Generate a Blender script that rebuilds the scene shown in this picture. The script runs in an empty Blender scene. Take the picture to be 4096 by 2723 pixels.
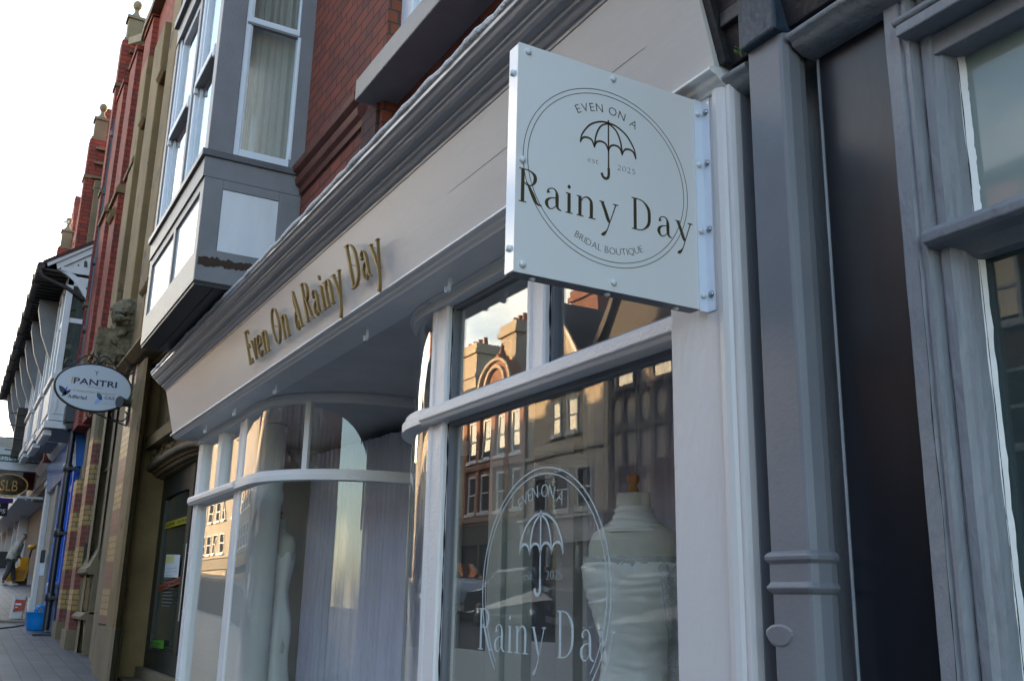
import bpy, math, random
from mathutils import Vector, Matrix, noise
random.seed(7)
R_=math.radians
sc=bpy.context.scene
COL=sc.collection

# ------------------------------------------------------------------ camera
CR=((0.4913965593,0.8706745230,0.0213376782),(-0.2153758594,0.1452209410,-0.9656728833),(-0.8438854547,0.4699327115,0.2588833443))
CF=3915.47
CAM=Vector((0.0,-2.0,1.5))
cam=bpy.data.cameras.new("camera"); cam_o=bpy.data.objects.new("camera",cam); COL.objects.link(cam_o)
cam.sensor_width=36.0; cam.sensor_fit='HORIZONTAL'; cam.lens=CF/4096*36.0
cam.clip_start=0.05; cam.clip_end=3000
_m=Matrix(((CR[0][0],-CR[1][0],-CR[2][0],CAM.x),(CR[0][1],-CR[1][1],-CR[2][1],CAM.y),(CR[0][2],-CR[1][2],-CR[2][2],CAM.z),(0,0,0,1)))
cam_o.matrix_world=_m
sc.camera=cam_o

# ------------------------------------------------------------------ light
SUN_EL=R_(11.0); SUN_AZ_DIR=Vector((-0.72,0.69,0.0)).normalized()   # towards the low evening sun, behind our row of shops
w=bpy.data.worlds.new("World"); sc.world=w; w.use_nodes=True
nt=w.node_tree; N=nt.nodes; L=nt.links; N.clear()
out=N.new('ShaderNodeOutputWorld'); bg=N.new('ShaderNodeBackground'); bg.inputs['Strength'].default_value=0.15
sky=N.new('ShaderNodeTexSky'); sky.sky_type='NISHITA'; sky.sun_disc=False
sky.sun_elevation=SUN_EL
# Nishita: rotation 0 puts the sun at +Y and turns clockwise seen from above
sky.sun_rotation=math.atan2(SUN_AZ_DIR.x,SUN_AZ_DIR.y)
sky.altitude=20; sky.air_density=1.0; sky.dust_density=1.6; sky.ozone_density=1.0
tc=N.new('ShaderNodeTexCoord'); mp=N.new('ShaderNodeMapping'); mp.inputs['Scale'].default_value=(1,1,2.6); mp.inputs['Location'].default_value=(.3,.15,0)
nz=N.new('ShaderNodeTexNoise'); nz.inputs['Scale'].default_value=2.3; nz.inputs['Detail'].default_value=7; nz.inputs['Roughness'].default_value=.55
rp=N.new('ShaderNodeValToRGB'); rp.color_ramp.elements[0].position=.46; rp.color_ramp.elements[1].position=.63
mx=N.new('ShaderNodeMixRGB'); mx.blend_type='MIX'
mulc=N.new('ShaderNodeMixRGB'); mulc.blend_type='MULTIPLY'; mulc.inputs[0].default_value=1
cc=N.new('ShaderNodeMixRGB'); cc.blend_type='ADD'; cc.inputs[0].default_value=1
L.new(tc.outputs['Generated'],mp.inputs['Vector']); L.new(mp.outputs[0],nz.inputs['Vector'])
sx=N.new('ShaderNodeSeparateXYZ'); ma=N.new('ShaderNodeMath'); ma.operation='MULTIPLY_ADD'; ma.inputs[1].default_value=-.20   # more broken cloud over the east side of the street
L.new(tc.outputs['Generated'],sx.inputs[0]); L.new(sx.outputs[1],ma.inputs[0]); mz=N.new('ShaderNodeMath'); mz.operation='MULTIPLY_ADD'; mz.inputs[1].default_value=-.24; L.new(sx.outputs[0],mz.inputs[0]); L.new(nz.outputs['Fac'],mz.inputs[2]); L.new(mz.outputs[0],ma.inputs[2])
mb_=N.new('ShaderNodeMath'); mb_.operation='MULTIPLY_ADD'; mb_.inputs[1].default_value=-.52; L.new(sx.outputs[2],mb_.inputs[0]); L.new(ma.outputs[0],mb_.inputs[2]); L.new(mb_.outputs[0],rp.inputs[0])
cc.inputs[2].default_value=(4.8,3.7,2.1,1); L.new(sky.outputs[0],cc.inputs[1])
L.new(rp.outputs[0],mx.inputs[0]); L.new(sky.outputs[0],mx.inputs[1]); L.new(cc.outputs[0],mx.inputs[2])
L.new(mx.outputs[0],bg.inputs['Color']); L.new(bg.outputs[0],out.inputs['Surface'])
sun=bpy.data.lights.new("sun",'SUN'); sun.energy=4.5; sun.angle=R_(.5); sun.color=(1.0,.66,.34)
sun_o=bpy.data.objects.new("sun",sun); COL.objects.link(sun_o)
_d=-(SUN_AZ_DIR*math.cos(SUN_EL)+Vector((0,0,math.sin(SUN_EL))))
sun_o.rotation_euler=_d.to_track_quat('-Z','Y').to_euler(); sun_o.location=(-30,30,30)
sc.view_settings.view_transform='Standard'; sc.view_settings.look='None'; sc.view_settings.gamma=1
sc.view_settings.exposure=2.58

# ------------------------------------------------------------------ picture point -> place on a real plane
def ray(px,py):
    u=(px-2048)/CF; v=(py-1361.5)/CF
    return Vector((CR[0][i]*u+CR[1][i]*v+CR[2][i]) for i in range(3))
def at(px,py,X=None,Y=None,Z=None):
    d=ray(px,py)
    if X is not None: t=(X-CAM.x)/d.x
    elif Y is not None: t=(Y-CAM.y)/d.y
    else: t=(Z-CAM.z)/d.z
    return CAM+d*t
SLOPE=0.040
def gz(x): 
    x=max(-90,min(30,x)); return -SLOPE*x

# ------------------------------------------------------------------ materials
def srgb(r,g,b):
    f=lambda c:(c/255/12.92) if c/255<=.04045 else ((c/255+.055)/1.055)**2.4
    return (f(r),f(g),f(b))
def new_mat(name):
    m=bpy.data.materials.new(name); m.use_nodes=True
    nt=m.node_tree; b=nt.nodes['Principled BSDF']; return m,nt,b
def pos_node(nt,scale=(1,1,1)):
    g=nt.nodes.new('ShaderNodeNewGeometry'); mp=nt.nodes.new('ShaderNodeMapping'); mp.inputs['Scale'].default_value=scale
    nt.links.new(g.outputs['Position'],mp.inputs['Vector']); return mp.outputs[0]
def M(name,col,rough=.5,var=.12,scale=3,bump=.0,bs=60,stretch=(1,1,1),metal=0,spots=None,spec=.5,detail=5):
    m,nt,b=new_mat(name); n=nt.nodes; l=nt.links
    p=pos_node(nt,stretch)
    a=n.new('ShaderNodeTexNoise'); a.inputs['Scale'].default_value=scale; a.inputs['Detail'].default_value=detail; a.inputs['Roughness'].default_value=.6
    l.new(p,a.inputs['Vector'])
    r=n.new('ShaderNodeValToRGB'); r.color_ramp.elements[0].position=.3; r.color_ramp.elements[1].position=.7
    r.color_ramp.elements[0].color=(*[c*(1-var) for c in col],1); r.color_ramp.elements[1].color=(*[min(1,c*(1+var)) for c in col],1)
    l.new(a.outputs['Fac'],r.inputs[0]); last=r.outputs[0]
    if spots:
        sc_,th,c2=spots
        s=n.new('ShaderNodeTexNoise'); s.inputs['Scale'].default_value=sc_; s.inputs['Detail'].default_value=8; s.inputs['Roughness'].default_value=.7; l.new(p,s.inputs['Vector'])
        rr=n.new('ShaderNodeValToRGB'); rr.color_ramp.elements[0].position=th; rr.color_ramp.elements[1].position=min(1,th+.05)
        l.new(s.outputs['Fac'],rr.inputs[0]); mm=n.new('ShaderNodeMixRGB'); l.new(rr.outputs[0],mm.inputs[0]); l.new(last,mm.inputs[1]); mm.inputs[2].default_value=(*c2,1); last=mm.outputs[0]
    l.new(last,b.inputs['Base Color']); b.inputs['Roughness'].default_value=rough; b.inputs['Metallic'].default_value=metal
    b.inputs['Specular IOR Level'].default_value=spec
    if bump:
        c=n.new('ShaderNodeTexNoise'); c.inputs['Scale'].default_value=bs; c.inputs['Detail'].default_value=4; l.new(p,c.inputs['Vector'])
        bb=n.new('ShaderNodeBump'); bb.inputs['Strength'].default_value=bump; bb.inputs['Distance'].default_value=.01
        l.new(c.outputs['Fac'],bb.inputs['Height']); l.new(bb.outputs[0],b.inputs['Normal'])
    return m
def brick(name,c1,c2,mortar,bw=.235,bh=.088,ms=.008,rough=.85,bump=.6,extra=None,tilt=0.0,off=0.0):
    m,nt,b=new_mat(name); n=nt.nodes; l=nt.links
    g=n.new('ShaderNodeNewGeometry'); s=n.new('ShaderNodeSeparateXYZ'); l.new(g.outputs['Position'],s.inputs[0])
    a=n.new('ShaderNodeMath'); a.operation='ADD'; l.new(s.outputs[0],a.inputs[0]); l.new(s.outputs[1],a.inputs[1])
    z=n.new('ShaderNodeMath'); z.operation='ADD'; l.new(s.outputs[2],z.inputs[0]); z.inputs[1].default_value=off
    c=n.new('ShaderNodeCombineXYZ'); l.new(a.outputs[0],c.inputs[0]); l.new(z.outputs[0],c.inputs[1])
    t=n.new('ShaderNodeTexBrick'); l.new(c.outputs[0],t.inputs['Vector'])
    t.inputs['Scale'].default_value=1; t.inputs['Brick Width'].default_value=bw; t.inputs['Row Height'].default_value=bh; t.inputs['Mortar Size'].default_value=ms; t.inputs['Mortar Smooth'].default_value=.3
    t.inputs['Color1'].default_value=(*c1,1); t.inputs['Color2'].default_value=(*c2,1); t.inputs['Mortar'].default_value=(*mortar,1); t.inputs['Bias'].default_value=-.1
    a2=n.new('ShaderNodeTexNoise'); a2.inputs['Scale'].default_value=2.2; a2.inputs['Detail'].default_value=8; l.new(g.outputs['Position'],a2.inputs['Vector'])
    r=n.new('ShaderNodeMapRange'); r.inputs['To Min'].default_value=.62; r.inputs['To Max'].default_value=1.38; l.new(a2.outputs['Fac'],r.inputs['Value'])
    mu=n.new('ShaderNodeMixRGB'); mu.blend_type='MULTIPLY'; mu.inputs[0].default_value=1; l.new(t.outputs['Color'],mu.inputs[1]); l.new(r.outputs[0],mu.inputs[2])
    l.new(mu.outputs[0],b.inputs['Base Color']); b.inputs['Roughness'].default_value=rough
    iv=n.new('ShaderNodeMath'); iv.operation='SUBTRACT'; iv.inputs[0].default_value=1; l.new(t.outputs['Fac'],iv.inputs[1])
    nn=n.new('ShaderNodeTexNoise'); nn.inputs['Scale'].default_value=45; l.new(g.outputs['Position'],nn.inputs['Vector'])
    ad=n.new('ShaderNodeMath'); ad.operation='MULTIPLY_ADD'; l.new(nn.outputs['Fac'],ad.inputs[0]); ad.inputs[1].default_value=.35; l.new(iv.outputs[0],ad.inputs[2])
    bb=n.new('ShaderNodeBump'); bb.inputs['Strength'].default_value=bump; bb.inputs['Distance'].default_value=.012
    l.new(ad.outputs[0],bb.inputs['Height']); l.new(bb.outputs[0],b.inputs['Normal'])
    return m
def glass(name,tint=(1,1,1),rough=0.0,k=2.0,film=None,wav=0.0):
    m=bpy.data.materials.new(name); m.use_nodes=True; nt=m.node_tree; n=nt.nodes; l=nt.links; n.clear()
    o=n.new('ShaderNodeOutputMaterial'); mix=n.new('ShaderNodeMixShader'); tr=n.new('ShaderNodeBsdfTransparent'); gl=n.new('ShaderNodeBsdfGlossy')
    tr.inputs[0].default_value=(*tint,1); gl.inputs['Roughness'].default_value=rough; gl.inputs[0].default_value=(1,1,1,1)
    f=n.new('ShaderNodeFresnel'); ge=n.new('ShaderNodeNewGeometry'); mr=n.new('ShaderNodeMapRange'); mr.inputs['To Min'].default_value=1.52; mr.inputs['To Max'].default_value=1/1.52; l.new(ge.outputs['Backfacing'],mr.inputs['Value']); l.new(mr.outputs[0],f.inputs['IOR'])
    mm=n.new('ShaderNodeMath'); mm.operation='MULTIPLY'; mm.inputs[1].default_value=k; mm.use_clamp=True
    l.new(f.outputs[0],mm.inputs[0]); l.new(mm.outputs[0],mix.inputs[0]); l.new(gl.outputs[0],mix.inputs[2])
    base=tr
    if film:
        df=n.new('ShaderNodeBsdfDiffuse'); df.inputs[0].default_value=(*film[0],1); m2=n.new('ShaderNodeMixShader'); m2.inputs[0].default_value=film[1]
        l.new(tr.outputs[0],m2.inputs[1]); l.new(df.outputs[0],m2.inputs[2]); l.new(m2.outputs[0],mix.inputs[1])
    else: l.new(tr.outputs[0],mix.inputs[1])
    if wav:
        p=pos_node(nt); c=n.new('ShaderNodeTexNoise'); c.inputs['Scale'].default_value=2.2; c.inputs['Detail'].default_value=1.5; l.new(p,c.inputs['Vector'])
        bb=n.new('ShaderNodeBump'); bb.inputs['Strength'].default_value=wav; bb.inputs['Distance'].default_value=.01; l.new(c.outputs['Fac'],bb.inputs['Height'])
        l.new(bb.outputs[0],gl.inputs['Normal'])
    l.new(mix.outputs[0],o.inputs['Surface']); return m
def emis(name,col,s):
    m,nt,b=new_mat(name); b.inputs['Emission Color'].default_value=(*col,1); b.inputs['Emission Strength'].default_value=s; b.inputs['Base Color'].default_value=(*col,1); return m
def soft(name,col,a,rough=.9):
    m,nt,b=new_mat(name); b.inputs['Base Color'].default_value=(*col,1); b.inputs['Roughness'].default_value=rough; b.inputs['Alpha'].default_value=a; return m

MT=dict(
 white=M('white_gloss_paint',(.70,.69,.69),.38,.06,2,.30,70,spots=(7,.72,(.40,.41,.43))),
 fascia=M('fascia_paint',(.545,.53,.525),.33,.05,1.5,.09,30,(.3,1,1)),
 lilac=M('pale_pilaster_paint',(.585,.57,.58),.42,.05,2,.18,50,(1,1,.25)),
 flash=M('weathered_white_flashing',(.55,.56,.58),.6,.25,30,1.0,90),
 bayg=M('blue_grey_paint',(.165,.162,.172),.45,.1,5,.25,70,spots=(14,.70,(.05,.045,.05))),
 bayw=M('bay_white_panel',(.62,.63,.66),.16,.07,5,.10,30,(1,1,.25)),
 sash=M('sash_white_paint',(.62,.66,.72),.35,.05,3,.2,80),
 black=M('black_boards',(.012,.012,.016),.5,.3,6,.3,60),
 blk=M('black_gloss_paint',(.006,.008,.014),.28,.3,3,.06,30,(1,1,.3)),
 ngrey=M('neighbour_grey_paint',(.20,.212,.238),.5,.14,4,.5,50,(1,1,.5),spots=(16,.70,(.085,.08,.075))),
 pipe=M('pipe_grey_paint',(.158,.166,.190),.48,.08,4,.10,90,spots=(12,.72,(.09,.085,.09))),
 lead=M('dark_blue_lead',(.018,.032,.055),.5,.3,8,.6,30),
 rust=M('rust',(.16,.05,.015),.9,.3,20,.5,80),
 wood=M('bare_rotten_wood',(.07,.04,.025),.9,.5,20,1.0,60,(1,4,14)),
 brick=brick('dark_red_brick',(.24,.058,.030),(.15,.045,.030),(.030,.022,.020),.235,.0905,.007),
 brickr=brick('orange_reveal_brick',(.24,.065,.025),(.19,.048,.02),(.06,.045,.04),.12,.0905,.008),
 terra=M('red_terracotta',(.12,.033,.022),.6,.3,6,.4,40),
 gold=M('gold_letter',(.27,.185,.07),.42,.15,8,0,60,metal=.55),
 ink=M('brown_gold_print',(.045,.029,.009),.45,.05),
 signw=M('sign_white_panel',(.63,.62,.62),.32,.015,2),
 signe=M('sign_white_edge',(.60,.66,.76),.09,.01,2,metal=.0,spec=1.0),
 dkedge=M('sign_dark_seam',(.02,.02,.025),.4,.1),
 acr=M('clear_white_bolt',(.6,.62,.64),.2,.02),
 steel=M('screw_steel',(.35,.36,.38),.3,.1,metal=1),
 glass=glass('window_glass',(.95,.97,.96),0,1.15,wav=.05),
 glassw=glass('old_window_glass',(.90,.93,.92),0,1.7,wav=.03),
 film=glass('frosted_pane',(.9,.92,.92),.04,.8,film=((.27,.33,.32),.86),wav=.05),
 glassd=glass('dark_window_glass',(.75,.82,.82),0,1.0,film=((.08,.12,.12),.25),wav=.15),
 vinyl=M('frosted_vinyl',(.40,.48,.52),.6,.03),
 room=M('interior_plaster',(.42,.39,.35),.85,.1,2,.1),
 colw=M('interior_column_paint',(.76,.77,.75),.5,.04,2,.1),
 drape=M('lavender_voile',(.60,.58,.70),.85,.05,3,.1,200),
 flr=M('display_floor',(.25,.22,.19),.7,.2),
 satin=M('ivory_satin',(.72,.73,.71),.36,.03,4,.1,30),
 torso=M('mannequin_linen',(.56,.55,.49),.8,.05,20,.2,200),
 knob=M('turned_wood',(.42,.17,.035),.35,.2,10,0,60,(1,1,6)),
)

# ------------------------------------------------------------------ mesh builder
class MB:
    def __init__(s): s.v=[]; s.f=[]; s.sm=[]
    def add(s,vs,fs,smooth=False):
        o=len(s.v); s.v+= [tuple(p) for p in vs]; s.f+=[[i+o for i in f] for f in fs]; s.sm+=[smooth]*len(fs); return s
    def box(s,x0,x1,y0,y1,z0,z1):
        if x0>x1:x0,x1=x1,x0
        if y0>y1:y0,y1=y1,y0
        if z0>z1:z0,z1=z1,z0
        v=[(x,y,z) for x in(x0,x1) for y in(y0,y1) for z in(z0,z1)]
        return s.add(v,[(0,1,3,2),(4,6,7,5),(0,4,5,1),(2,3,7,6),(0,2,6,4),(1,5,7,3)])
    def prism(s,poly,fn,a,b,smooth=False):
        n=len(poly); v=[fn(p[0],p[1],a) for p in poly]+[fn(p[0],p[1],b) for p in poly]
        f=[(i,(i+1)%n,n+(i+1)%n,n+i) for i in range(n)]
        s.add(v,f,smooth); s.add(v[:n],[tuple(range(n-1,-1,-1))]); s.add(v[n:],[tuple(range(n))]); return s
    def xprof(s,poly,x0,x1,smooth=False): return s.prism(poly,lambda u,v,w:(w,u,v),x0,x1,smooth)   # poly in (y,z)
    def plan(s,poly,z0,z1,smooth=False): return s.prism(poly,lambda u,v,w:(u,v,w),z0,z1,smooth)     # poly in (x,y)
    def yprof(s,poly,y0,y1,smooth=False): return s.prism(poly,lambda u,v,w:(u,w,v),y0,y1,smooth)    # poly in (x,z)
    def strip(s,rows,smooth=True,close=False):
        n=len(rows[0]); v=[p for r in rows for p in r]; f=[]
        for i in range(len(rows)-1):
            for j in range(n if close else n-1):
                k=(j+1)%n; f.append((i*n+j,i*n+k,(i+1)*n+k,(i+1)*n+j))
        return s.add(v,f,smooth)
    def tube(s,pts,r,n=8,smooth=True,caps=True):
        pts=[Vector(p) for p in pts]; rows=[]; up=None
        for i,p in enumerate(pts):
            t=(pts[min(i+1,len(pts)-1)]-pts[max(i-1,0)]).normalized()
            if up is None: up=Vector((0,0,1)) if abs(t.z)<.9 else Vector((1,0,0))
            a=t.cross(up).normalized(); up=a.cross(t).normalized()
            rr=r[i] if isinstance(r,(list,tuple)) else r
            rows.append([p+(a*math.cos(q)+up*math.sin(q))*rr for q in [2*math.pi*k/n for k in range(n)]])
        s.strip(rows,smooth,True)
        if caps: s.add(rows[0],[tuple(range(n))]); s.add(rows[-1],[tuple(range(n-1,-1,-1))])
        return s
    def lathe(s,prof,c,n=24,ex=1.0,ey=1.0,axis='z',smooth=True):
        rows=[]
        for r,z in prof:
            row=[]
            for k in range(n):
                q=2*math.pi*k/n; u,v=r*ex*math.cos(q),r*ey*math.sin(q)
                row.append((c[0]+u,c[1]+v,c[2]+z) if axis=='z' else ((c[0]+z,c[1]+u,c[2]+v) if axis=='x' else (c[0]+u,c[1]+z,c[2]+v)))
            rows.append(row)
        s.strip(rows,smooth,True); s.add(rows[0],[tuple(range(n-1,-1,-1))]); s.add(rows[-1],[tuple(range(n))]); return s
    def ball(s,c,r,n=14,m=9,sx=1,sy=1,sz=1):
        return s.lathe([(r*math.sin(math.pi*(i+.02)/(m+.04)),-r*sz*math.cos(math.pi*(i+.02)/(m+.04))) for i in range(m+1)],c,n,sx,sy)
    def build(s,name,mat,parent=None,bevel=0,seg=2,label=None,sub=0,solid=0,angle=40):
        me=bpy.data.meshes.new(name)
        lo=[min(p[i] for p in s.v) for i in range(3)]; hi=[max(p[i] for p in s.v) for i in range(3)]
        o0=Vector(((lo[0]+hi[0])/2,(lo[1]+hi[1])/2,lo[2]))
        me.from_pydata([tuple(Vector(p)-o0) for p in s.v],[],s.f); me.update()
        for p,q in zip(me.polygons,s.sm): p.use_smooth=q
        ob=bpy.data.objects.new(name,me); COL.objects.link(ob); me.materials.append(mat if not isinstance(mat,str) else MT[mat])
        ob.location=o0; WL[ob.name]=o0
        if parent is not None:
            ob.parent=parent; ob.matrix_parent_inverse=Matrix.Translation(-WL[parent.name])
        if solid: q=ob.modifiers.new('solid','SOLIDIFY'); q.thickness=solid; q.offset=0
        if bevel: q=ob.modifiers.new('bevel','BEVEL'); q.width=bevel; q.segments=seg; q.limit_method='ANGLE'; q.angle_limit=R_(angle)
        if sub: q=ob.modifiers.new('sub','SUBSURF'); q.levels=sub; q.render_levels=sub
        if label: ob['label']=label
        return ob
WL={}
def thing(name,label,cat,loc,group=None):
    o=bpy.data.objects.new(name,None); COL.objects.link(o); o.location=loc; o.empty_display_size=.1; WL[o.name]=Vector(loc)
    o['label']=label; o['category']=cat
    if group: o['group']=group
    return o
def tag(o,label=None,cat=None,group=None,kind=None):
    if label:o['label']=label
    if cat:o['category']=cat
    if group:o['group']=group
    if kind:o['kind']=kind
    return o
def copy_tree(o,parent=None,loc=None):
    c=o.copy(); COL.objects.link(c); c.parent=parent
    if loc is not None: c.location=loc
    for ch in list(o.children): copy_tree(ch,c)
    return c

# ------------------------------------------------------------------ lettering
def crv(pts,k=8):
    "Catmull-Rom through 2D points (last value of each may be a width)"
    n=len(pts[0]); P=[pts[0]]+list(pts)+[pts[-1]]; o=[]
    for i in range(1,len(P)-2):
        for j in range(k):
            t=j/k; o.append([.5*((2*P[i][a])+(-P[i-1][a]+P[i+1][a])*t+(2*P[i-1][a]-5*P[i][a]+4*P[i+1][a]-P[i+2][a])*t*t+(-P[i-1][a]+3*P[i][a]-3*P[i+1][a]+P[i+2][a])*t**3) for a in range(n)])
    o.append(list(pts[-1])); return o
def stroke(mb,fn,pts,w0,w1,k=8,smooth=True):
    "ribbon with width in the 3rd value; fn(u,v,w)->xyz"
    q=crv(pts,k) if (smooth and len(pts)>2) else [list(p) for p in pts]
    n=len(q); A=[];B=[]
    for i,p in enumerate(q):
        a=q[max(0,i-1)]; b=q[min(n-1,i+1)]; dx,dy=b[0]-a[0],b[1]-a[1]; l=math.hypot(dx,dy) or 1
        nx,ny=-dy/l,dx/l; h=max(p[2],.004)/2
        A.append((p[0]+nx*h,p[1]+ny*h)); B.append((p[0]-nx*h,p[1]-ny*h))
    rows=[[fn(*a,w0),fn(*a,w1),fn(*b,w1),fn(*b,w0)] for a,b in zip(A,B)]
    mb.strip(rows,False,True); mb.add(rows[0],[(0,1,2,3)]); mb.add(rows[-1],[(3,2,1,0)])
T=.092; H=.026
GL={
 'R':(.73,[[(.14,0,T),(.14,1,T)],[(.02,.985,H),(.28,.985,H)],[(.02,.012,H),(.26,.012,H)],[(.16,.985,H),(.36,.97,.03),(.52,.86,T*.9),(.53,.70,T),(.44,.56,.04),(.28,.53,H),(.17,.60,H),(.14,.66,H)],[(.24,.62,H),(.33,.52,.05),(.47,.26,T*1.1),(.60,.05,.06),(.76,.01,H)]]),
 'a':(.62,[[(.12,.46,.10),(.10,.53,.05),(.16,.60,H),(.28,.625,H),(.37,.55,.05),(.40,.42,T),(.40,.2,T),(.43,.06,.06),(.54,.005,H)],[(.40,.36,H),(.22,.33,.03),(.08,.24,T*.8),(.06,.12,T),(.14,.01,.04),(.26,.02,H),(.38,.14,H)]]),
 'i':(.26,[[(.13,0,T),(.13,.61,T)],[(.02,.60,H),(.13,.60,H)],[(.02,.012,H),(.25,.012,H)],[(.13,.74,.02),(.13,.80,.1),(.13,.86,.02)]]),
 'n':(.70,[[(.13,0,T),(.13,.61,T)],[(.02,.60,H),(.13,.60,H)],[(.02,.012,H),(.25,.012,H)],[(.16,.44,H),(.24,.57,H),(.38,.62,.04),(.50,.54,T*.8),(.52,.40,T),(.52,.2,T),(.52,.01,T)],[(.42,.012,H),(.66,.012,H)]]),
 'y':(.66,[[(.09,.61,T*.9),(.20,.36,T),(.30,.10,T),(.35,.01,.04)],[(0,.61,H),(.17,.61,H)],[(.58,.61,.03),(.48,.34,H),(.36,.02,H),(.26,-.24,.03),(.14,-.38,.09),(.06,-.40,.03)],[(.48,.61,H),(.66,.61,H)]]),
 'D':(.76,[[(.14,0,T),(.14,1,T)],[(.02,.985,H),(.26,.985,H)],[(.02,.012,H),(.26,.012,H)],[(.20,.985,H),(.42,.95,.03),(.62,.76,T*.9),(.66,.50,T),(.62,.24,T*.9),(.42,.05,.03),(.20,.012,H)]]),
 'E':(.54,[[(.14,0,T),(.14,1,T)],[(.02,.985,H),(.46,.985,H)],[(.46,.985,H),(.47,.86,H)],[(.16,.53,H),(.36,.53,H)],[(.36,.60,H),(.36,.46,H)],[(.02,.012,H),(.48,.012,H)],[(.48,.14,H),(.47,.012,H)]]),
 'v':(.60,[[(.09,.61,T*.9),(.20,.34,T),(.31,.02,T*.6)],[(0,.61,H),(.17,.61,H)],[(.50,.61,.03),(.42,.34,H),(.31,.01,H)],[(.42,.61,H),(.58,.61,H)]]),
 'e':(.52,[[(.06,.30,H),(.46,.34,H)],[(.46,.34,.05),(.42,.54,.05),(.28,.625,H),(.12,.52,T*.8),(.06,.30,T),(.12,.09,T*.8),(.28,.0,H),(.46,.14,H)]]),
 'O':(.80,[[(.40,1.0,H),(.18,.88,T*.7),(.06,.5,T),(.18,.12,T*.7),(.40,0,H)],[(.40,1.0,H),(.62,.88,T*.7),(.74,.5,T),(.62,.12,T*.7),(.40,0,H)]]),
 'A':(.66,[[(.30,1.0,.02),(.36,.75,T),(.48,.4,T),(.58,.01,T)],[(.48,.012,H),(.70,.012,H)],[(.30,1.0,H),(.24,.7,.03),(.33,.46,H),(.42,.34,H)],[(.44,.30,H),(.34,.48,.03),(.20,.38,.05),(.12,.16,T*.7),(.20,0,.04),(.34,.02,H),(.42,.20,H)]]),
}
def script_letter(mb,ch,fn,u0,sx,sy,w0,w1,jit=.00012,boost=1.0):
    for k,st in enumerate(GL[ch][1]):
        pts=[(p[0],p[1],p[2]*boost) for p in st]
        g=lambda u,v,w,k=k:fn(u0+u*sx,v*sy,w+(k*jit if w==w1 else 0))
        stroke(mb,g,pts,w0,w1)
_tc={}
def glyph(txt,off=0.0,res=3,shear=0):
    key=(txt,off,shear)
    if key in _tc: return _tc[key]
    cu=bpy.data.curves.new('t','FONT'); cu.body=txt; cu.size=1; cu.offset=off; cu.resolution_u=res; cu.extrude=.5; cu.shear=shear
    ob=bpy.data.objects.new('t',cu); COL.objects.link(ob); dg=bpy.context.evaluated_depsgraph_get(); dg.update()
    me=bpy.data.meshes.new_from_object(ob.evaluated_get(dg))
    vs=[tuple(v.co) for v in me.vertices]; fs=[tuple(p.vertices) for p in me.polygons]
    bpy.data.objects.remove(ob); bpy.data.meshes.remove(me); bpy.data.curves.remove(cu)
    xs=[v[0] for v in vs] or [0]; _tc[key]=(vs,fs,min(xs),max(xs)); return _tc[key]
def text(mb,txt,fn,u0,v0,size,w0,w1,off=-.0,width=None,align='l',sx=1.0,shear=0):
    "flat block text; cap height of the built-in font is about .73 of size"
    vs,fs,a,b=glyph(txt,off,shear=shear)
    if width: sx=width/((b-a)*size)
    o=-a if align=='l' else -(a+b)/2
    mb.add([fn(u0+(x+o)*size*sx,v0+y*size,w0 if z<0 else w1) for x,y,z in vs],fs)
def arc_text(mb,txt,fn,cu,cv,rad,a0,a1,size,w0,w1,off=0,inside=False,sx=1.0,sv=1.0):
    "letters standing on an arc from angle a0 to a1 (deg, 90 = top); inside=True reads along the bottom"
    ws=[]
    for c in txt:
        if c==' ': ws.append(.34)
        else: g=glyph(c,off); ws.append(g[3]-g[2]+.16)
    tot=sum(ws); acc=0
    for c,wd in zip(txt,ws):
        t=(acc+wd/2)/tot; acc+=wd
        if c==' ': continue
        ang=R_(a0+(a1-a0)*t); vs,fs,a,b=glyph(c,off)
        ru,rv=math.cos(ang),math.sin(ang)
        if inside: U=(-rv,ru); V=(-ru,-rv)
        else: U=(rv,-ru); V=(ru,rv)
        pts=[]
        for x,y,z in vs:
            xx=(x-(a+b)/2)*size*sx; yy=y*size
            pts.append(fn(cu+rad*ru+U[0]*xx+V[0]*yy,cv+(rad*rv+U[1]*xx+V[1]*yy)*sv,w0 if z<0 else w1))
        mb.add(pts,fs)
def ring(mb,fn,cu,cv,ru,rv,w,t0,t1,n=96,a0=0,a1=360):
    full=(a1-a0)>=360; m=n if full else n+1; rows=[]
    for i in range(n+1):
        q=R_(a0+(a1-a0)*i/n); c,s_=math.cos(q),math.sin(q)
        rows.append([fn(cu+(ru-w/2)*c,cv+(rv-w/2)*s_,t0),fn(cu+(ru-w/2)*c,cv+(rv-w/2)*s_,t1),fn(cu+(ru+w/2)*c,cv+(rv+w/2)*s_,t1),fn(cu+(ru+w/2)*c,cv+(rv+w/2)*s_,t0)])
    mb.strip(rows,False,True)
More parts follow.
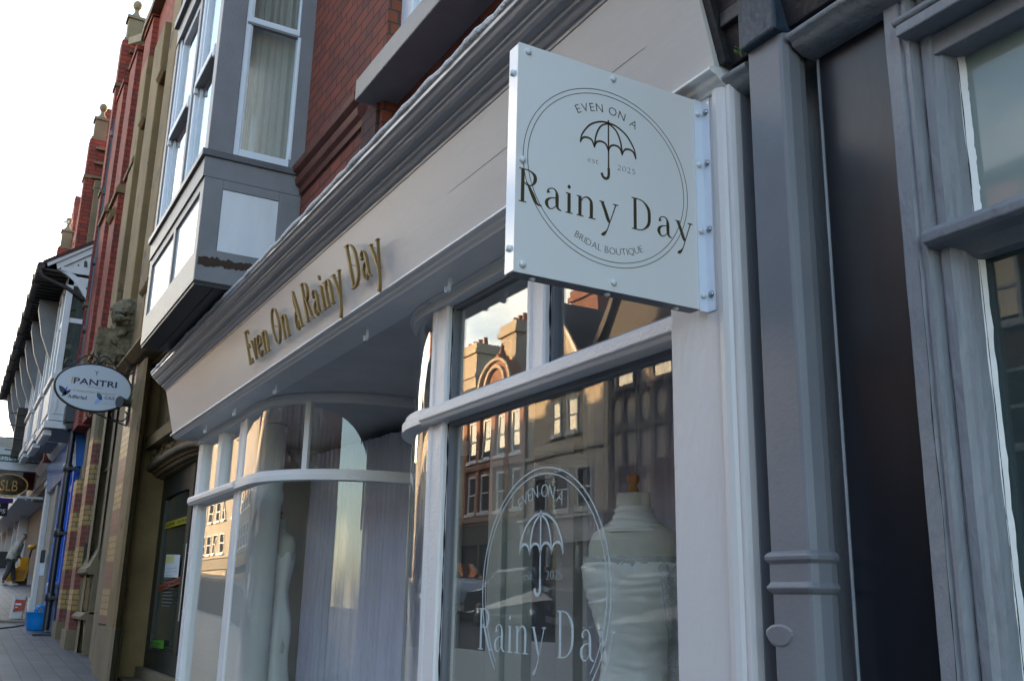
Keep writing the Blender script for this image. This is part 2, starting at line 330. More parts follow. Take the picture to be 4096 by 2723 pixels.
def umbrella(mb,fn,cu,cv,w,h,t0,t1,hook=True):
    "open umbrella outline: (cu,cv)= middle of the scalloped rim, w half-width, h crown height"
    S=lambda pts:stroke(mb,fn,[(cu+x*w,cv+y*h,q*w) for x,y,q in pts],t0,t1)
    S([(-1,-.02,.03),(-.93,.30,.05),(-.66,.72,.055),(-.30,.95,.055),(0,1.0,.055)]); S([(0,1.0,.055),(.30,.95,.055),(.66,.72,.055),(.93,.30,.05),(1,-.02,.03)])
    S([(-.5,-.05,.05),(-.44,.40,.055),(-.28,.78,.055),(0,.985,.05)]); S([(.5,-.05,.05),(.44,.40,.055),(.28,.78,.055),(0,.985,.05)])
    for a in(-1,-.5,0,.5): S([(a,-.03,.03),(a+.09,.16,.06),(a+.25,.22,.06),(a+.41,.16,.06),(a+.5,-.08,.03)])
    stroke(mb,fn,[(cu,cv+1.1*h,.05*w),(cu,cv-.7*h,.05*w)],t0,t1,smooth=False)
    S([(0,-.70,.085),(0,-.98,.085),(-.07,-1.10,.085),(-.19,-1.08,.085),(-.25,-.94,.085)])

# ================================================================== SETTING
xs=[-400,-90,-60,-40,-30,-20,-15,-10,-6,-3,0,3,6,12,30,300]
g=MB(); g.strip([[(x,y,gz(x)-.14) for y in (-400,-60,-20,20,60,400)] for x in xs],False); tag(g.build('ground',M('ground_earth',(.12,.11,.1),.9,.2)),kind='structure')
def sheet(nm,y0,y1,dz,mat,x0=-90,x1=30):
    m=MB(); X=[x for x in xs if x0<=x<=x1]; m.strip([[(x,y0,gz(x)+dz),(x,y1,gz(x)+dz)] for x in X],False); return m
pv,ntp,bp=new_mat('block_paving'); n_=ntp.nodes; l_=ntp.links
_p=pos_node(ntp); _b=n_.new('ShaderNodeTexBrick'); l_.new(_p,_b.inputs['Vector']); _b.inputs['Scale'].default_value=1
_b.inputs['Brick Width'].default_value=.42; _b.inputs['Row Height'].default_value=.21; _b.inputs['Mortar Size'].default_value=.006; _b.inputs['Bias'].default_value=0
_b.inputs['Color1'].default_value=(.092,.094,.108,1); _b.inputs['Color2'].default_value=(.058,.060,.070,1); _b.inputs['Mortar'].default_value=(.016,.014,.012,1)
_n=n_.new('ShaderNodeTexNoise'); _n.inputs['Scale'].default_value=.9; _n.inputs['Detail'].default_value=9; l_.new(_p,_n.inputs['Vector'])
_r=n_.new('ShaderNodeMapRange'); _r.inputs['To Min'].default_value=.6; _r.inputs['To Max'].default_value=1.35; l_.new(_n.outputs['Fac'],_r.inputs['Value'])
_u=n_.new('ShaderNodeMixRGB'); _u.blend_type='MULTIPLY'; _u.inputs[0].default_value=1; l_.new(_b.outputs['Color'],_u.inputs[1]); l_.new(_r.outputs[0],_u.inputs[2]); l_.new(_u.outputs[0],bp.inputs['Base Color'])
bp.inputs['Roughness'].default_value=.55
_q=n_.new('ShaderNodeBump'); _q.inputs['Strength'].default_value=.5; _q.inputs['Distance'].default_value=.01; _q.invert=True; l_.new(_b.outputs['Fac'],_q.inputs['Height']); l_.new(_q.outputs[0],bp.inputs['Normal'])
MT['pave']=pv
MT['asphalt']=M('asphalt',(.035,.035,.037),.8,.25,4,.4,120)
MT['kerb']=M('kerb_stone',(.28,.27,.26),.8,.15,6,.3,60)
tag(sheet('pavement',-3.9,6,0,'pave').build('pavement','pave'),kind='structure')
tag(sheet('road',-13,-4.05,-.12,'asphalt').build('road','asphalt'),kind='structure')
tag(sheet('pavement',-16.2,-13.15,0,'pave').build('pavement','pave'),kind='structure')
for ya,yb in((-4.05,-3.9),(-13.15,-13.0)):
    m=MB(); X=[x for x in xs if -90<=x<=30]
    m.strip([[(x,ya,gz(x)-.13),(x,ya,gz(x)+.004),(x,yb,gz(x)+.004),(x,yb,gz(x)-.13)] for x in X],False); tag(m.build('kerb','kerb'),kind='structure')
m=MB(); X=[x for x in xs if -90<=x<=30]
for yy in(-4.35,-4.5,-12.6,-12.75): m.strip([[(x,yy,gz(x)-.115),(x,yy+.07,gz(x)-.115)] for x in X],False)
tag(m.build('road_marking',M('yellow_line',(.45,.33,.05),.7,.2)),kind='structure')

# ================================================================== BRIDAL SHOP BUILDING
shop=thing('shop_building','dark red brick building with pale grey shopfront, gold letters and curved glass entrance','building',(-6,0,.3))
# brick upper storey
m=MB(); m.box(-10.1,-5.36,.0,.4,3.05,13); m.box(-5.36,-3.9,.1,.4,3.05,4.64); m.box(-3.9,-1.97,.1,.4,3.05,13); m.box(-5.36,-3.9,.1,.4,6.6,13)
m.build('brick_wall','brick',shop)
m=MB(); m.box(-5.362,-5.357,.004,.13,4.77,6.6); m.box(-5.362,-5.357,.004,.1,3.7,4.6); m.build('brick_reveal','brickr',shop)
m=MB(); m.box(-10.1,-1.97,.41,10,3.4,12.6); m.box(-10.1,-9.95,1.8,10,.2,3.4); m.box(-2.05,-1.97,.02,10,0,3.4); m.box(-10.1,-1.97,3.3,3.5,.2,3.4)
m.build('rear_wall','room',shop)
# string course
pr=[(0,4.54),(-.02,4.54),(-.025,4.59),(-.055,4.61),(-.065,4.66),(-.045,4.69),(-.085,4.715),(-.095,4.76),(-.07,4.79),(-.02,4.80),(0,4.80)]
m=MB(); m.xprof(pr,-7.02,-5.66); m.build('string_course','terra',shop,bevel=.004)
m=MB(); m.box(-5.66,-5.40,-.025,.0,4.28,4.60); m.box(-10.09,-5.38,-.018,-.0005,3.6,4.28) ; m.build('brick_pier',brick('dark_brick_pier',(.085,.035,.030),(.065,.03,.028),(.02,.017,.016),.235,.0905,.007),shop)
# upper sill and window
m=MB(); m.box(-5.47,-3.5,-.15,.12,4.585,4.735); m.box(-5.36,-3.5,-.12,.12,4.735,4.775); m.build('window_sill','bayg',shop,bevel=.008)
uw=MB(); uw.box(-5.355,-5.16,.09,.2,4.776,6.6); uw.box(-5.16,-5.08,.12,.2,4.776,6.6); uw.box(-5.08,-3.9,.14,.2,4.776,4.87); uw.box(-5.08,-3.9,.14,.2,5.66,5.72); uw.box(-4.1,-3.9,.1,.2,4.776,6.6)
uwf=uw.build('window_frame','sash',shop,bevel=.006); m=MB(); m.box(-5.08,-4.1,.17,.175,4.87,6.6); m.build('pane','glassd',uwf)
# ---- bay window (upper floor)
BX0,BX1,BY=-9.28,-7.04,-.74
m=MB()
m.box(BX0,BX1,BY,0,3.712,3.96)      # bottom rail
m.box(BX0,BX1,BY+.03,0,3.96,4.45)   # apron core
m.box(BX0,BX1,BY,0,4.45,4.53)
for a,b in((BX0,-9.16),(-8.14,-8.06),(-7.15,BX1)): m.box(a,b,BY,BY+.03,3.96,4.45)
m.box(BX1-.001,BX1,BY,BY+.13,3.96,4.45)
m.box(BX0,BX1+.015,BY-.015,0,4.53,4.69)
m.box(BX0,BX1,-.12,0,4.75,8.2)      # back jambs
bay=m.build('bay_window','bayg',shop,bevel=.004)
m=MB(); m.box(BX1-.004,BX1+.012,BY,BY+.14,3.95,4.53); m.box(BX1-.004,BX1+.012,-.17,-.001,3.95,4.53); m.box(BX1-.004,BX1+.012,BY+.14,-.17,4.455,4.53); m.box(BX1-.004,BX1+.014,BY+.002,-.001,3.715,3.965); m.build('side_framing','bayg',bay,bevel=.004)
m=MB(); m.box(BX0-.02,BX1+.035,BY-.04,0,4.69,4.745); m.build('bay_sill',M('dark_bay_sill_paint',(.085,.082,.09),.4,.1,5,.2,60),bay,bevel=.006)
for a,b in((-9.16,-8.14),(-8.06,-7.15)):
    m=MB(); m.box(a+.004,b-.004,BY+.018,BY+.03,3.964,4.446); m.build('panel','bayw',bay)
m=MB(); m.box(BX1-.002,BX1+.004,BY+.143,-.173,3.967,4.453); m.build('panel','bayw',bay)
# decayed strip on the bottom rail
m=MB(); rows=[]
for i in range(30):
    y=BY+.015+i*.0165; j=random.uniform(-.012,.012); k=random.uniform(-.014,.014)
    rows.append([(BX1+.0165,y,3.835+j+i*.0006),(BX1+.0165,y,3.905+k)])
m.strip(rows,False); m.build('rotten_patch','wood',bay,solid=.003)
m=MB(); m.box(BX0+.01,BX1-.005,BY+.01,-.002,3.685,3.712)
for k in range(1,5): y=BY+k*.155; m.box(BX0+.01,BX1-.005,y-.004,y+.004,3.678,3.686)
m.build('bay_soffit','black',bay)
# corner post & window posts
m=MB(); m.box(-7.17,BX1,BY,BY+.19,4.745,8.2); m.box(BX0,-9.2,BY,BY+.10,4.745,8.2); m.box(-8.14,-8.05,BY,BY+.1,4.745,6.85); m.box(BX0,BX1,BY-.01,-.0,6.80,6.98); m.box(BX0,BX1,BY-.05,0,6.98,7.06); m.box(BX0+.02,BX1-.02,BY+.03,0,7.06,8.2)
m.build('corner_post','bayg',bay,bevel=.005)
# side sash (facing +x)
def sash_x(x,y0,y1,parent):
    m=MB(); m.box(x-.06,x-.01,y0,y0+.045,4.745,6.8); m.box(x-.06,x-.01,y1-.10,y1,4.745,6.8); m.box(x-.06,x-.01,y0+.045,y1-.10,4.745,4.82); m.box(x-.045,x-.002,y0+.01,y1-.03,5.915,5.965); m.box(x-.05,x-.012,y0+.045,y1-.1,6.7,6.8)
    m.box(x-.06,x-.02,y0+.045,y0+.06,4.8,6.8); m.box(x-.02,x+.004,y1-.1,y1-.075,4.82,5.90)
    s=m.build('sash','sash',parent,bevel=.004)
    m=MB(); m.box(x-.044,x-.004,y0+.012,y1-.032,5.897,5.9145); m.build('rail_underside_shade','bayg',s)  # dark grey strip paints the shade under the white rail
    m=MB(); m.box(x-.042,x-.038,y0+.04,y1-.08,4.8,6.72); m.build('pane','glass',s); return s
sash_x(BX1,-.55,-.03,bay)
def sash_y(y,x0,x1,parent):
    m=MB(); m.box(x0,x0+.08,y+.015,y+.07,4.745,6.8); m.box(x1-.08,x1,y+.015,y+.07,4.745,6.8); m.box(x0+.08,x1-.08,y+.02,y+.07,4.745,4.83); m.box(x0+.08,x0+.14,y+.03,y+.075,5.70,6.8); m.box(x1-.14,x1-.08,y+.03,y+.075,5.70,6.8)
    m.box(x0+.08,x0+.13,y+.045,y+.085,4.83,5.7); m.box(x1-.13,x1-.08,y+.045,y+.085,4.83,5.7); m.box(x0+.08,x1-.08,y+.0,y+.075,5.715,5.765); m.box(x0+.08,x1-.08,y+.03,y+.07,6.72,6.8); m.box(x0+.075,x0+.11,y-.002,y+.03,5.65,5.715); m.box(x1-.11,x1-.075,y-.002,y+.03,5.65,5.715)
    s=m.build('sash','sash',parent,bevel=.004)
    m=MB(); m.box(x0+.11,x1-.11,y+.002,y+.074,5.700,5.7145); m.build('rail_underside_shade','bayg',s)  # grey strip colours in the shaded underside of the rail above
    m=MB(); m.box(x0+.12,x1-.12,y+.056,y+.060,4.82,6.75); m.build('pane','glass',s); return s
sash_y(BY,-9.2,-8.14,bay); sash_y(BY,-8.05,-7.17,bay)
# net curtains & dark room behind
def drape(name,p0,p1,z0,z1,n,amp,mat,parent=None,seed=0,label=None):
    rnd=random.Random(seed); rows=[[],[]]; P0=Vector(p0); P1=Vector(p1); d=(P1-P0); nn=Vector((-d.y,d.x,0)).normalized(); ph=[rnd.uniform(0,6.28) for _ in range(4)]
    K=n*10
    m=MB(); zr=[z0+(z1-z0)*k/8 for k in range(9)]; rows=[]
    for i in range(K+1):
        t=i/K; u=t*n*2*math.pi; row=[]
        for k,z in enumerate(zr):
            s=(1-k/8)*.35+.65
            a=amp*s*(math.sin(u+.8*math.sin(u*.31+ph[0])+ .3*k/8)+.35*math.sin(u*2.3+ph[1])+.5*math.sin(u*.27+ph[2]))
            q=P0+d*t+nn*a; row.append((q.x,q.y,z))
        rows.append(row)
    m.strip(rows,True); return m.build(name,mat,parent,label=label)
MT['net']=soft('net_curtain',(.42,.44,.40),.55)
MT['drk']=M('dark_room',(.06,.058,.055),.9,.2)
m=MB(); m.box(BX0+.05,BX1-.07,-.09,-.085,4.7,8.0); m.build('room_wall','drk',bay)
drape('net_curtain',(BX1-.12,-.62,0),(BX1-.12,-.10,0),4.78,6.75,9,.012,'net',bay,1)
drape('net_curtain',(-9.15,BY+.16,0),(-7.25,BY+.16,0),4.78,6.75,22,.014,'net',bay,2)
# ---- cornice, fascia, lip
cor=[(.0,3.655),(-.475,3.64),(-.488,3.625),(-.482,3.60),(-.45,3.592),(-.438,3.57),(-.44,3.56),(-.41,3.553),(-.392,3.535),(-.378,3.52),(-.377,3.505),(-.350,3.50),(-.338,3.488),(-.336,3.471),(.0,3.471)]
ex=[]
# soften the mouldings: ogee between the fillets
cor=[(0,3.655),(-.478,3.640),(-.490,3.632),(-.490,3.612),(-.478,3.606),(-.470,3.590),(-.452,3.578),(-.440,3.574),(-.440,3.562),(-.430,3.560),(-.424,3.548),(-.410,3.536),(-.392,3.530),(-.380,3.528),(-.380,3.512),(-.368,3.510),(-.360,3.498),(-.350,3.488),(-.340,3.486),(-.336,3.471),(0,3.471)]
XR=-1.985
m=MB(); m.xprof(cor,-10.1,XR); m.build('cornice',M('cornice_grey_gloss',(.34,.34,.355),.30,.12,3,.35,40,(.15,1,1),spots=(11,.74,(.12,.115,.11))),shop,bevel=.002,seg=1,angle=20)
m=MB(); m.xprof([(0,3.471),(-.332,3.4705),(-.226,3.056),(0,3.056)],-10.095,XR); m.build('fascia','fascia',shop)
lip=[(0,3.055),(-.230,3.055),(-.244,3.048),(-.246,3.038),(-.236,3.032),(-.220,3.028),(-.212,3.018),(-.196,3.010),(-.188,3.002),(0,3.002)]
m=MB(); m.xprof(lip,-10.12,XR); m.build('fascia_lip','white',shop,bevel=.0015,seg=1,angle=20)
m=MB(); m.box(-10.08,XR,-.15,1.75,3.015,3.03);m.box(-10.08,XR,.5,.52,3.03,3.4); m.build('soffit',M('soffit_paint',(.52,.52,.525),.55,.1,2,.3,40,spots=(30,.80,(.15,.14,.14))),shop)
# crinkled flashing along the top edge
fl=[]; rr=[]; x=-10.11; i=0
while x<-1.95:
    fl.append((x,-.484+noise.noise(Vector((x*6,0,3)))*.010,3.648+noise.noise(Vector((x*5,7,0)))*.010+.008*math.sin(x*1.3))); rr.append(.018+.007*abs(noise.noise(Vector((x*11,2,1))))); x+=.045
m=MB(); m.tube(fl,rr,8); m.strip([[(p[0],p[1]-.004,p[2]+.012),(p[0],-.30,p[2]+.03),(p[0],.0,3.69)] for p in fl],True); m.build('lead_flashing','flash',shop)
# ---- pilaster
PX0,PX1,PY=-2.277,-1.965,-.18
pl=[(PX0,.12),(PX0,PY+.006),(PX0+.006,PY),(-2.045,PY),(-2.04,PY-.012),(-2.03,PY-.020),(-2.012,PY-.022),(-1.998,PY-.014),(-1.99,PY-.004),(-1.982,PY-.008),(-1.972,PY-.006),(PX1,PY+.008),(PX1,.12)]
m=MB(); m.plan(pl,-.1,3.0); m.build('pilaster','lilac',shop,bevel=.0015,seg=1)
m=MB(); m.box(PX1+.0005,PX1+.004,PY+.03,.1,0,3.0); m.build('pilaster_return','pipe',shop)
# ---- right display window
def tr_prof(z): return [(.06,z+.10),(-.012,z+.09),(-.045,z+.075),(-.055,z+.06),(-.055,z+.022),(-.045,z+.015),(-.035,z+.0),(.06,z)]
m=MB()
# post with moulded inner edge
post=lambda xa,xb,s1,s2:[(xa,.10),(xa,.012),(xa+.006,.0),(xa+.045,.0),(xa+.052,.006),(xb-.05,.006),(xb-.042,.0),(xb-.006,.0),(xb,.012),(xb,.10)]
m.plan(post(-4.44,-4.262,1,1),.35,3.014)
m.box(-4.262,PX0,.0,.1,2.935,3.014); m.xprof([(0,3.014),(-.022,3.012),(-.03,2.995),(-.012,2.985),(-.008,2.96),(-.02,2.952),(-.02,2.938),(0,2.936)],-4.43,PX0)
m.plan([(-3.473,.08),(-3.473,.008),(-3.465,0),(-3.44,0),(-3.434,.008),(-3.36,.008),(-3.354,0),(-3.333,0),(-3.325,.008),(-3.325,.08)],2.44,2.936)
m.box(-4.262,PX0,-.02,.15,.35,.80)
dw=m.build('display_window','white',shop,bevel=.003)
m=MB(); m.xprof(tr_prof(2.345),-4.435,PX0); m.build('transom','white',dw,bevel=.004)
m=MB()
for a,b,z0,z1 in((-4.262,-3.473,2.44,2.936),(-3.325,PX0,2.44,2.936),(-4.262,PX0,.8,2.345)):
    t=.022; m.box(a,a+t,.035,.075,z0,z1); m.box(b-t,b,.035,.075,z0,z1); m.box(a+t,b-t,.035,.075,z1-t,z1); m.box(a+t,b-t,.035,.075,z0,z0+t)
m.build('glazing_bead','pipe',dw)
for a,b,z0,z1 in((-4.25,-3.48,2.43,2.93),(-3.32,PX0,2.43,2.93),(-4.25,PX0,.8,2.35)):
    m=MB(); m.box(a,b,.052,.057,z0,z1); m.build('pane','glass',dw)
# ---- left display window with curved return
m=MB()
m.plan(post(-9.87,-9.72,1,1),.40,3.014); m.plan(post(-8.30,-8.12,1,1),.5,3.014)
m.plan([(-9.06,.08),(-9.06,.0),(-8.92,.0),(-8.92,.08)],2.44,2.936)
m.box(-9.72,-8.30,.0,.1,2.935,3.014); m.xprof([(0,3.014),(-.022,3.012),(-.03,2.995),(-.012,2.985),(-.012,2.96),(-.02,2.952),(-.02,2.938),(0,2.936)],-9.86,-8.13)
m.box(-9.72,-8.3,-.02,.15,.4,.70)
lw=m.build('display_window','white',shop,bevel=.003)
m=MB(); m.xprof(tr_prof(2.345),-9.90,-8.13); m.build('transom','white',lw,bevel=.004)
for a,b,z0,z1 in((-9.72,-9.06,2.44,2.93),(-8.92,-8.3,2.44,2.93),(-9.72,-8.3,.68,2.35)):
    m=MB(); m.box(a,b,.052,.057,z0,z1); m.build('pane','glass',lw)
def arc(cx,cy,rx,ry,sgn,n=22,ext=.6):
    "from the front (a=-90) round to the lobby side"
    p=[]
    for i in range(n+1):
        a=R_(-90+90*i/n); p.append((cx+sgn*rx*math.cos(a),cy+ry*math.sin(a)))
    p.append((cx+sgn*rx,cy+ext)); return p
def band(mb,path,w0,w1,z0,z1,sgn):
    "a rail following a plan path, from w0 outside to w1 inside"
    rows=[]
    for i,p in enumerate(path):
        a=path[max(0,i-1)]; b=path[min(len(path)-1,i+1)]; dx,dy=b[0]-a[0],b[1]-a[1]; l=math.hypot(dx,dy); nx,ny=dy/l,-dx/l   # outward
        if sgn<0: nx,ny=-nx,-ny
        rows.append([(p[0]+nx*w0,p[1]+ny*w0,z0),(p[0]+nx*w0,p[1]+ny*w0,z1),(p[0]-nx*w1,p[1]-ny*w1,z1),(p[0]-nx*w1,p[1]-ny*w1,z0)])
    mb.strip(rows,False,True); mb.add(rows[0],[(0,1,2,3)]); mb.add(rows[-1],[(3,2,1,0)])
for sgn,cx,x0,ra,par in((1,-7.75,-8.13,.87,lw),(-1,-4.50,-4.43,.80,dw)):
    path=[(x0,0)]+arc(cx,ra+.03,ra,ra+.03,sgn,22,1.55-ra)
    m=MB(); band(m,path,.012,.05,2.945,3.013,sgn); band(m,path,.03,.05,2.985,3.0125,sgn); band(m,path,.012,.08,.4,.70,sgn)
    m.box(path[-1][0]-.05,path[-1][0]+.05,path[-1][1]-.05,path[-1][1]+.03,.4,3.012)
    cf=m.build('curved_frame','white',par,bevel=.002)
    m=MB(); band(m,path,.045,.05,2.352,2.402,sgn); band(m,path,.028,.05,2.4025,2.435,sgn);  m.build('curved_transom','white',cf,bevel=.003)
    k=11; a=path[k]; b=path[k+1]
    if sgn>0:
        m=MB(); band(m,[( a[0],a[1]),((a[0]*.35+b[0]*.65),(a[1]*.35+b[1]*.65))],.014,.03,2.43,2.95,sgn); m.build('glazing_bar','white',cf,bevel=.002)
    m=MB(); m.strip([[(p[0],p[1]+.012,.68),(p[0],p[1]+.012,2.36)] for p in path]); m.build('curved_pane','glassw',cf)
    m=MB(); m.strip([[(p[0],p[1]+.012,2.43),(p[0],p[1]+.012,2.96)] for p in path]); m.build('curved_pane','glassw',cf)
# lobby door and wall at the back of the recess
m=MB(); m.box(-6.88,-6.78,1.6,1.68,.4,3.01); m.box(-5.67,-5.57,1.6,1.68,.4,3.01); m.box(-6.78,-5.67,1.6,1.66,2.5,2.6); m.box(-6.78,-6.65,1.61,1.66,.4,2.5); m.box(-5.8,-5.67,1.61,1.66,.4,2.5); m.box(-6.65,-5.8,1.61,1.66,.4,1.25); m.box(-6.65,-5.8,1.61,1.66,2.36,2.5)
dr=m.build('shop_door','white',shop,bevel=.003); m=MB(); m.box(-6.65,-5.8,1.63,1.635,1.25,2.36); m.box(-6.78,-5.67,1.63,1.635,2.6,3.01); m.build('pane','glass',dr)
# interior: plain rooms behind the glass
m=MB(); m.box(-9.949,-9.94,.12,3.29,.4,3.0); m.box(-9.94,-6.9,2.35,2.38,.4,3.0); m.box(-5.55,-2.06,2.6,2.63,.4,3.0); m.box(-5.52,-5.49,1.75,2.6,.4,3.0)
m.build('interior_wall','room',shop)
m=MB(); m.box(-9.94,-7.0,.95,2.3,.60,.64); m.box(-9.94,-7.9,.15,.95,.60,.64); m.box(-4.9,-2.06,.12,2.5,.62,.66); m.build('display_floor','flr',shop)
# white part-glazed panel inside the right-hand window
m=MB()
q=lambda px,py:at(px,py,Y=.62)
xa,xb,xc,xd,xe=[at(p,2300,Y=.62).x for p in(1792,1838,1960,2020,2090)]
m.box(xa,xb,.60,.66,.6,2.95); m.box(xc,xd-.012,.60,.66,.6,2.95); m.box(xd+.012,xe,.62,.68,.6,2.95); m.box(xb,xc,.60,.66,.6,1.245); m.box(xb,xc,.60,.66,2.72,2.95)
pnl=m.build('inner_door',M('inner_door_paint',(.36,.38,.37),.5,.05,2,.1),shop,bevel=.003); m=MB(); m.box(xb,xc,.63,.66,1.245,2.72); m.build('dark_pane','drk',pnl)
m=MB(); m.box(xa-.02,xa+.0,.57,.60,1.55,1.80); m.build('hinge','steel',pnl)
# interior round column (part of the building)
m=MB(); m.lathe([(.135,.6),(.135,2.3),(.15,2.33),(.15,2.4),(.135,2.43),(.135,3.01)],(-8.75,.40,0),32); m.build('column','colw',shop)

for za,x0_,x1_ in((at(1900,680,Y=-.29).z,at(1789,765,Y=-.29).x,at(2040,585,Y=-.29).x),(at(2485,245,Y=-.29).z,at(2432,283,Y=-.29).x,at(2560,190,Y=-.29).x),(at(800,1547,Y=-.26).z,at(763,1571,Y=-.26).x,at(857,1510,Y=-.26).x)):
    m=MB(); y_=-.226-(za-3.056)/(3.4705-3.056)*.106; rows=[]; x=x0_
    while x<x1_: rows.append([(x,y_-.0003,za-.0025),(x,y_-.0018,za+.002*noise.noise(Vector((x*5,za,0)))),(x,y_-.0008,za+.0025)]); x+=.03
    m.strip(rows,False); m.build('filled_joint','fascia',shop)
# ---- lettering on the fascia (gold, standing off on pins)
fl_=thing('fascia_lettering','gold raised letters reading Even On A Rainy Day across the shop fascia','sign',(-5.7,-.32,3.1))
def ff(u,v,w):      # u along x, v metres up the tilted board from z=3.1372, w out from it
    z=3.1372+v; y=-.226-(z-3.056)/(3.4705-3.056)*.106
    return (u,y-.030-w,z)
sy=.236
def lay(txt,u0,u1):
    gaps={'R':.06,'a':.06,'i':.07,'n':.04,'y':.10,'D':.08,'E':.04,'v':.02,'e':.05,'O':.10,'A':.06}
    tot=0; pos=[]
    for c in txt:
        if c==' ': tot+=.42; continue
        pos.append((c,tot)); tot+=GL[c][0]+gaps[c]
    s=(u1-u0)/(tot-.05); return [(c,u0+p*s,s) for c,p in pos]
m=None
for c,u,s in lay('Even On A',-7.02,-5.75)+lay('Rainy Day',-5.69,-4.42):
    if c=='e': pass
    m=MB(); script_letter(m,c,ff,u,s*.93,sy,-.004,.013,.0002,.80)
    m.build('letter','gold',fl_)
    p=MB()
    for vv in(.12,.55): b=ff(u+.14*s,vv*sy,0); p.tube([b,(b[0],b[1]+.034,b[2])],.003,6)
    p.build('stand_off_pin','steel',fl_)

# ---- hooks under the lip
hooks=None
for k,(x,y,lab) in enumerate(((-9.02,-.13,'small white hook at the far left end below the fascia lip'),(-7.98,-.13,'small white hook above the left shop window post'),(-6.92,-.10,'small white hook under the fascia lip near the gold word Even'),(-5.10,-.10,'small white hook under the fascia lip below the gold word Rainy'),(-4.03,-.10,'white hook on the head of the post beside the projecting sign'))):
    if hooks is None:
        m=MB(); pts=[(x,y,3.015),(x-.004,y,2.975),(x-.010,y,2.945)]+[(x-.010-.018*(1-math.cos(a)),y,2.945-.016*math.sin(a)) for a in [math.pi*i/8 for i in range(1,9)]]+[(x-.048,y,2.962)]
        rows=[[(p[0],p[1]-.009,p[2]),(p[0],p[1]+.009,p[2])] for p in pts]; m.strip(rows,False)
        hooks=m.build('wall_hook','sash',solid=.004); hx=x; hy=y; tag(hooks,lab,'hook','hooks under the shop fascia')
    else:
        c=hooks.copy(); COL.objects.link(c); c.location=hooks.location+Vector((x-hx,y-hy,0)); tag(c,lab,'hook','hooks under the shop fascia')

# ================================================================== PROJECTING SIGN
SX=-2.1
sg=thing('projecting_sign','square white projecting sign with umbrella logo and Rainy Day lettering on the pilaster','sign',(SX,-.5,2.33))
m=MB(); m.box(SX-.05,SX-.0015,-.8285,-.205,2.332,2.998); m.build('sign_body','dkedge',sg)
m=MB(); m.box(SX-.0015,SX,-.830,-.207,2.330,3.000); m.build('sign_face','signw',sg)
m=MB(); m.box(SX-.049,SX-.002,-.8305,-.8286,2.334,2.996); m.build('sign_edge','signe',sg)
m=MB(); m.box(SX-.049,SX-.002,-.828,-.21,2.3305,2.332); m.build('sign_base','bayg',sg)
sf=lambda u,v,w:(SX+w,u,v)
k0=.0006
m=MB(); ring(m,sf,-.528,2.667,.281,.266,.0018,0,k0); ring(m,sf,-.528,2.667,.267,.252,.0018,0,k0)
m.build('ring','ink',sg)
m=MB(); umbrella(m,sf,-.530,2.752,.096,.083,0,k0); m.build('umbrella_logo','ink',sg)
m=MB(); arc_text(m,'EVEN ON A',sf,-.533,2.667,.2,121,60,.038,0,k0,-.012,sv=.98)
m.build('lettering','ink',sg)
m=MB(); arc_text(m,'BRIDAL BOUTIQUE',sf,-.528,2.690,.252,242,298,.0285,0,k0,-.018,inside=True)
m.build('lettering','ink',sg); m=MB(); text(m,'est',sf,-.583,2.6965,.026,0,k0,-.03,width=.036,align='c'); m.build('lettering','ink',sg); m=MB(); text(m,'2025',sf,-.468,2.6965,.024,0,k0,-.032,width=.062,align='c'); m.build('lettering','ink',sg)
def rainy(mb,fn,u0,u1,v0,sy,w0,w1,jit,boost=1):
    U=(u1-u0)/6.13; f=lambda u,v,w:fn(u,v0+v,w)
    for c,p,wd in(('R',0,.76),('a',.86,.62),('i',1.53,.26),('n',1.90,.70),('y',2.70,.66),('D',3.83,.76),('a',4.78,.62),('y',5.47,.66)): script_letter(mb,c,f,u0+p*U,U,sy,w0,w1,jit,boost)
m=MB(); rainy(m,sf,-.822,-.231,2.5285,.0965,0,k0+.0002,.00004,1.15); m.build('lettering','ink',sg)
for y,z in((-.80,2.978),(-.514,2.980),(-.812,2.649),(-.806,2.354),(-.516,2.356)):
    m=MB(); m.lathe([(.0095,0),(.0095,.006),(.006,.009),(.001,.0095)],(SX,y,z),14,axis='x'); m.build('bolt_cap','acr',sg)
for z in(2.915,2.40):
    m=MB(); m.lathe([(.0095,0),(.0095,-.006),(.006,-.009),(.001,-.0095)],(SX-.025,-.8305,z),14,axis='y'); m.build('bolt_cap','acr',sg)
m=MB(); m.box(SX+.0005,SX+.004,-.215,-.1815,2.325,3.0); m.box(SX+.004,SX+.036,-.1845,-.1808,2.325,3.0); br=m.build('bracket','signe',sg)
for z in(2.955,2.787,2.575,2.375):
    m=MB(); m.lathe([(.010,0),(.010,-.004),(.006,-.007),(.001,-.0075)],(SX+.022,-.1848,z),14,axis='y'); m.build('screw','steel',br)
    m=MB(); m.lathe([(.008,0),(.008,.006),(.005,.009),(.001,.0095)],(SX+.0045,-.204,z-.004),12,axis='x'); m.build('bolt_cap','acr',br)
for y in(-.76,-.52,-.28):
    m=MB(); m.lathe([(.009,0),(.009,-.005),(.005,-.008),(.001,-.0085)],(SX-.025,y,2.3304),12); m.build('bolt_cap','acr',sg)

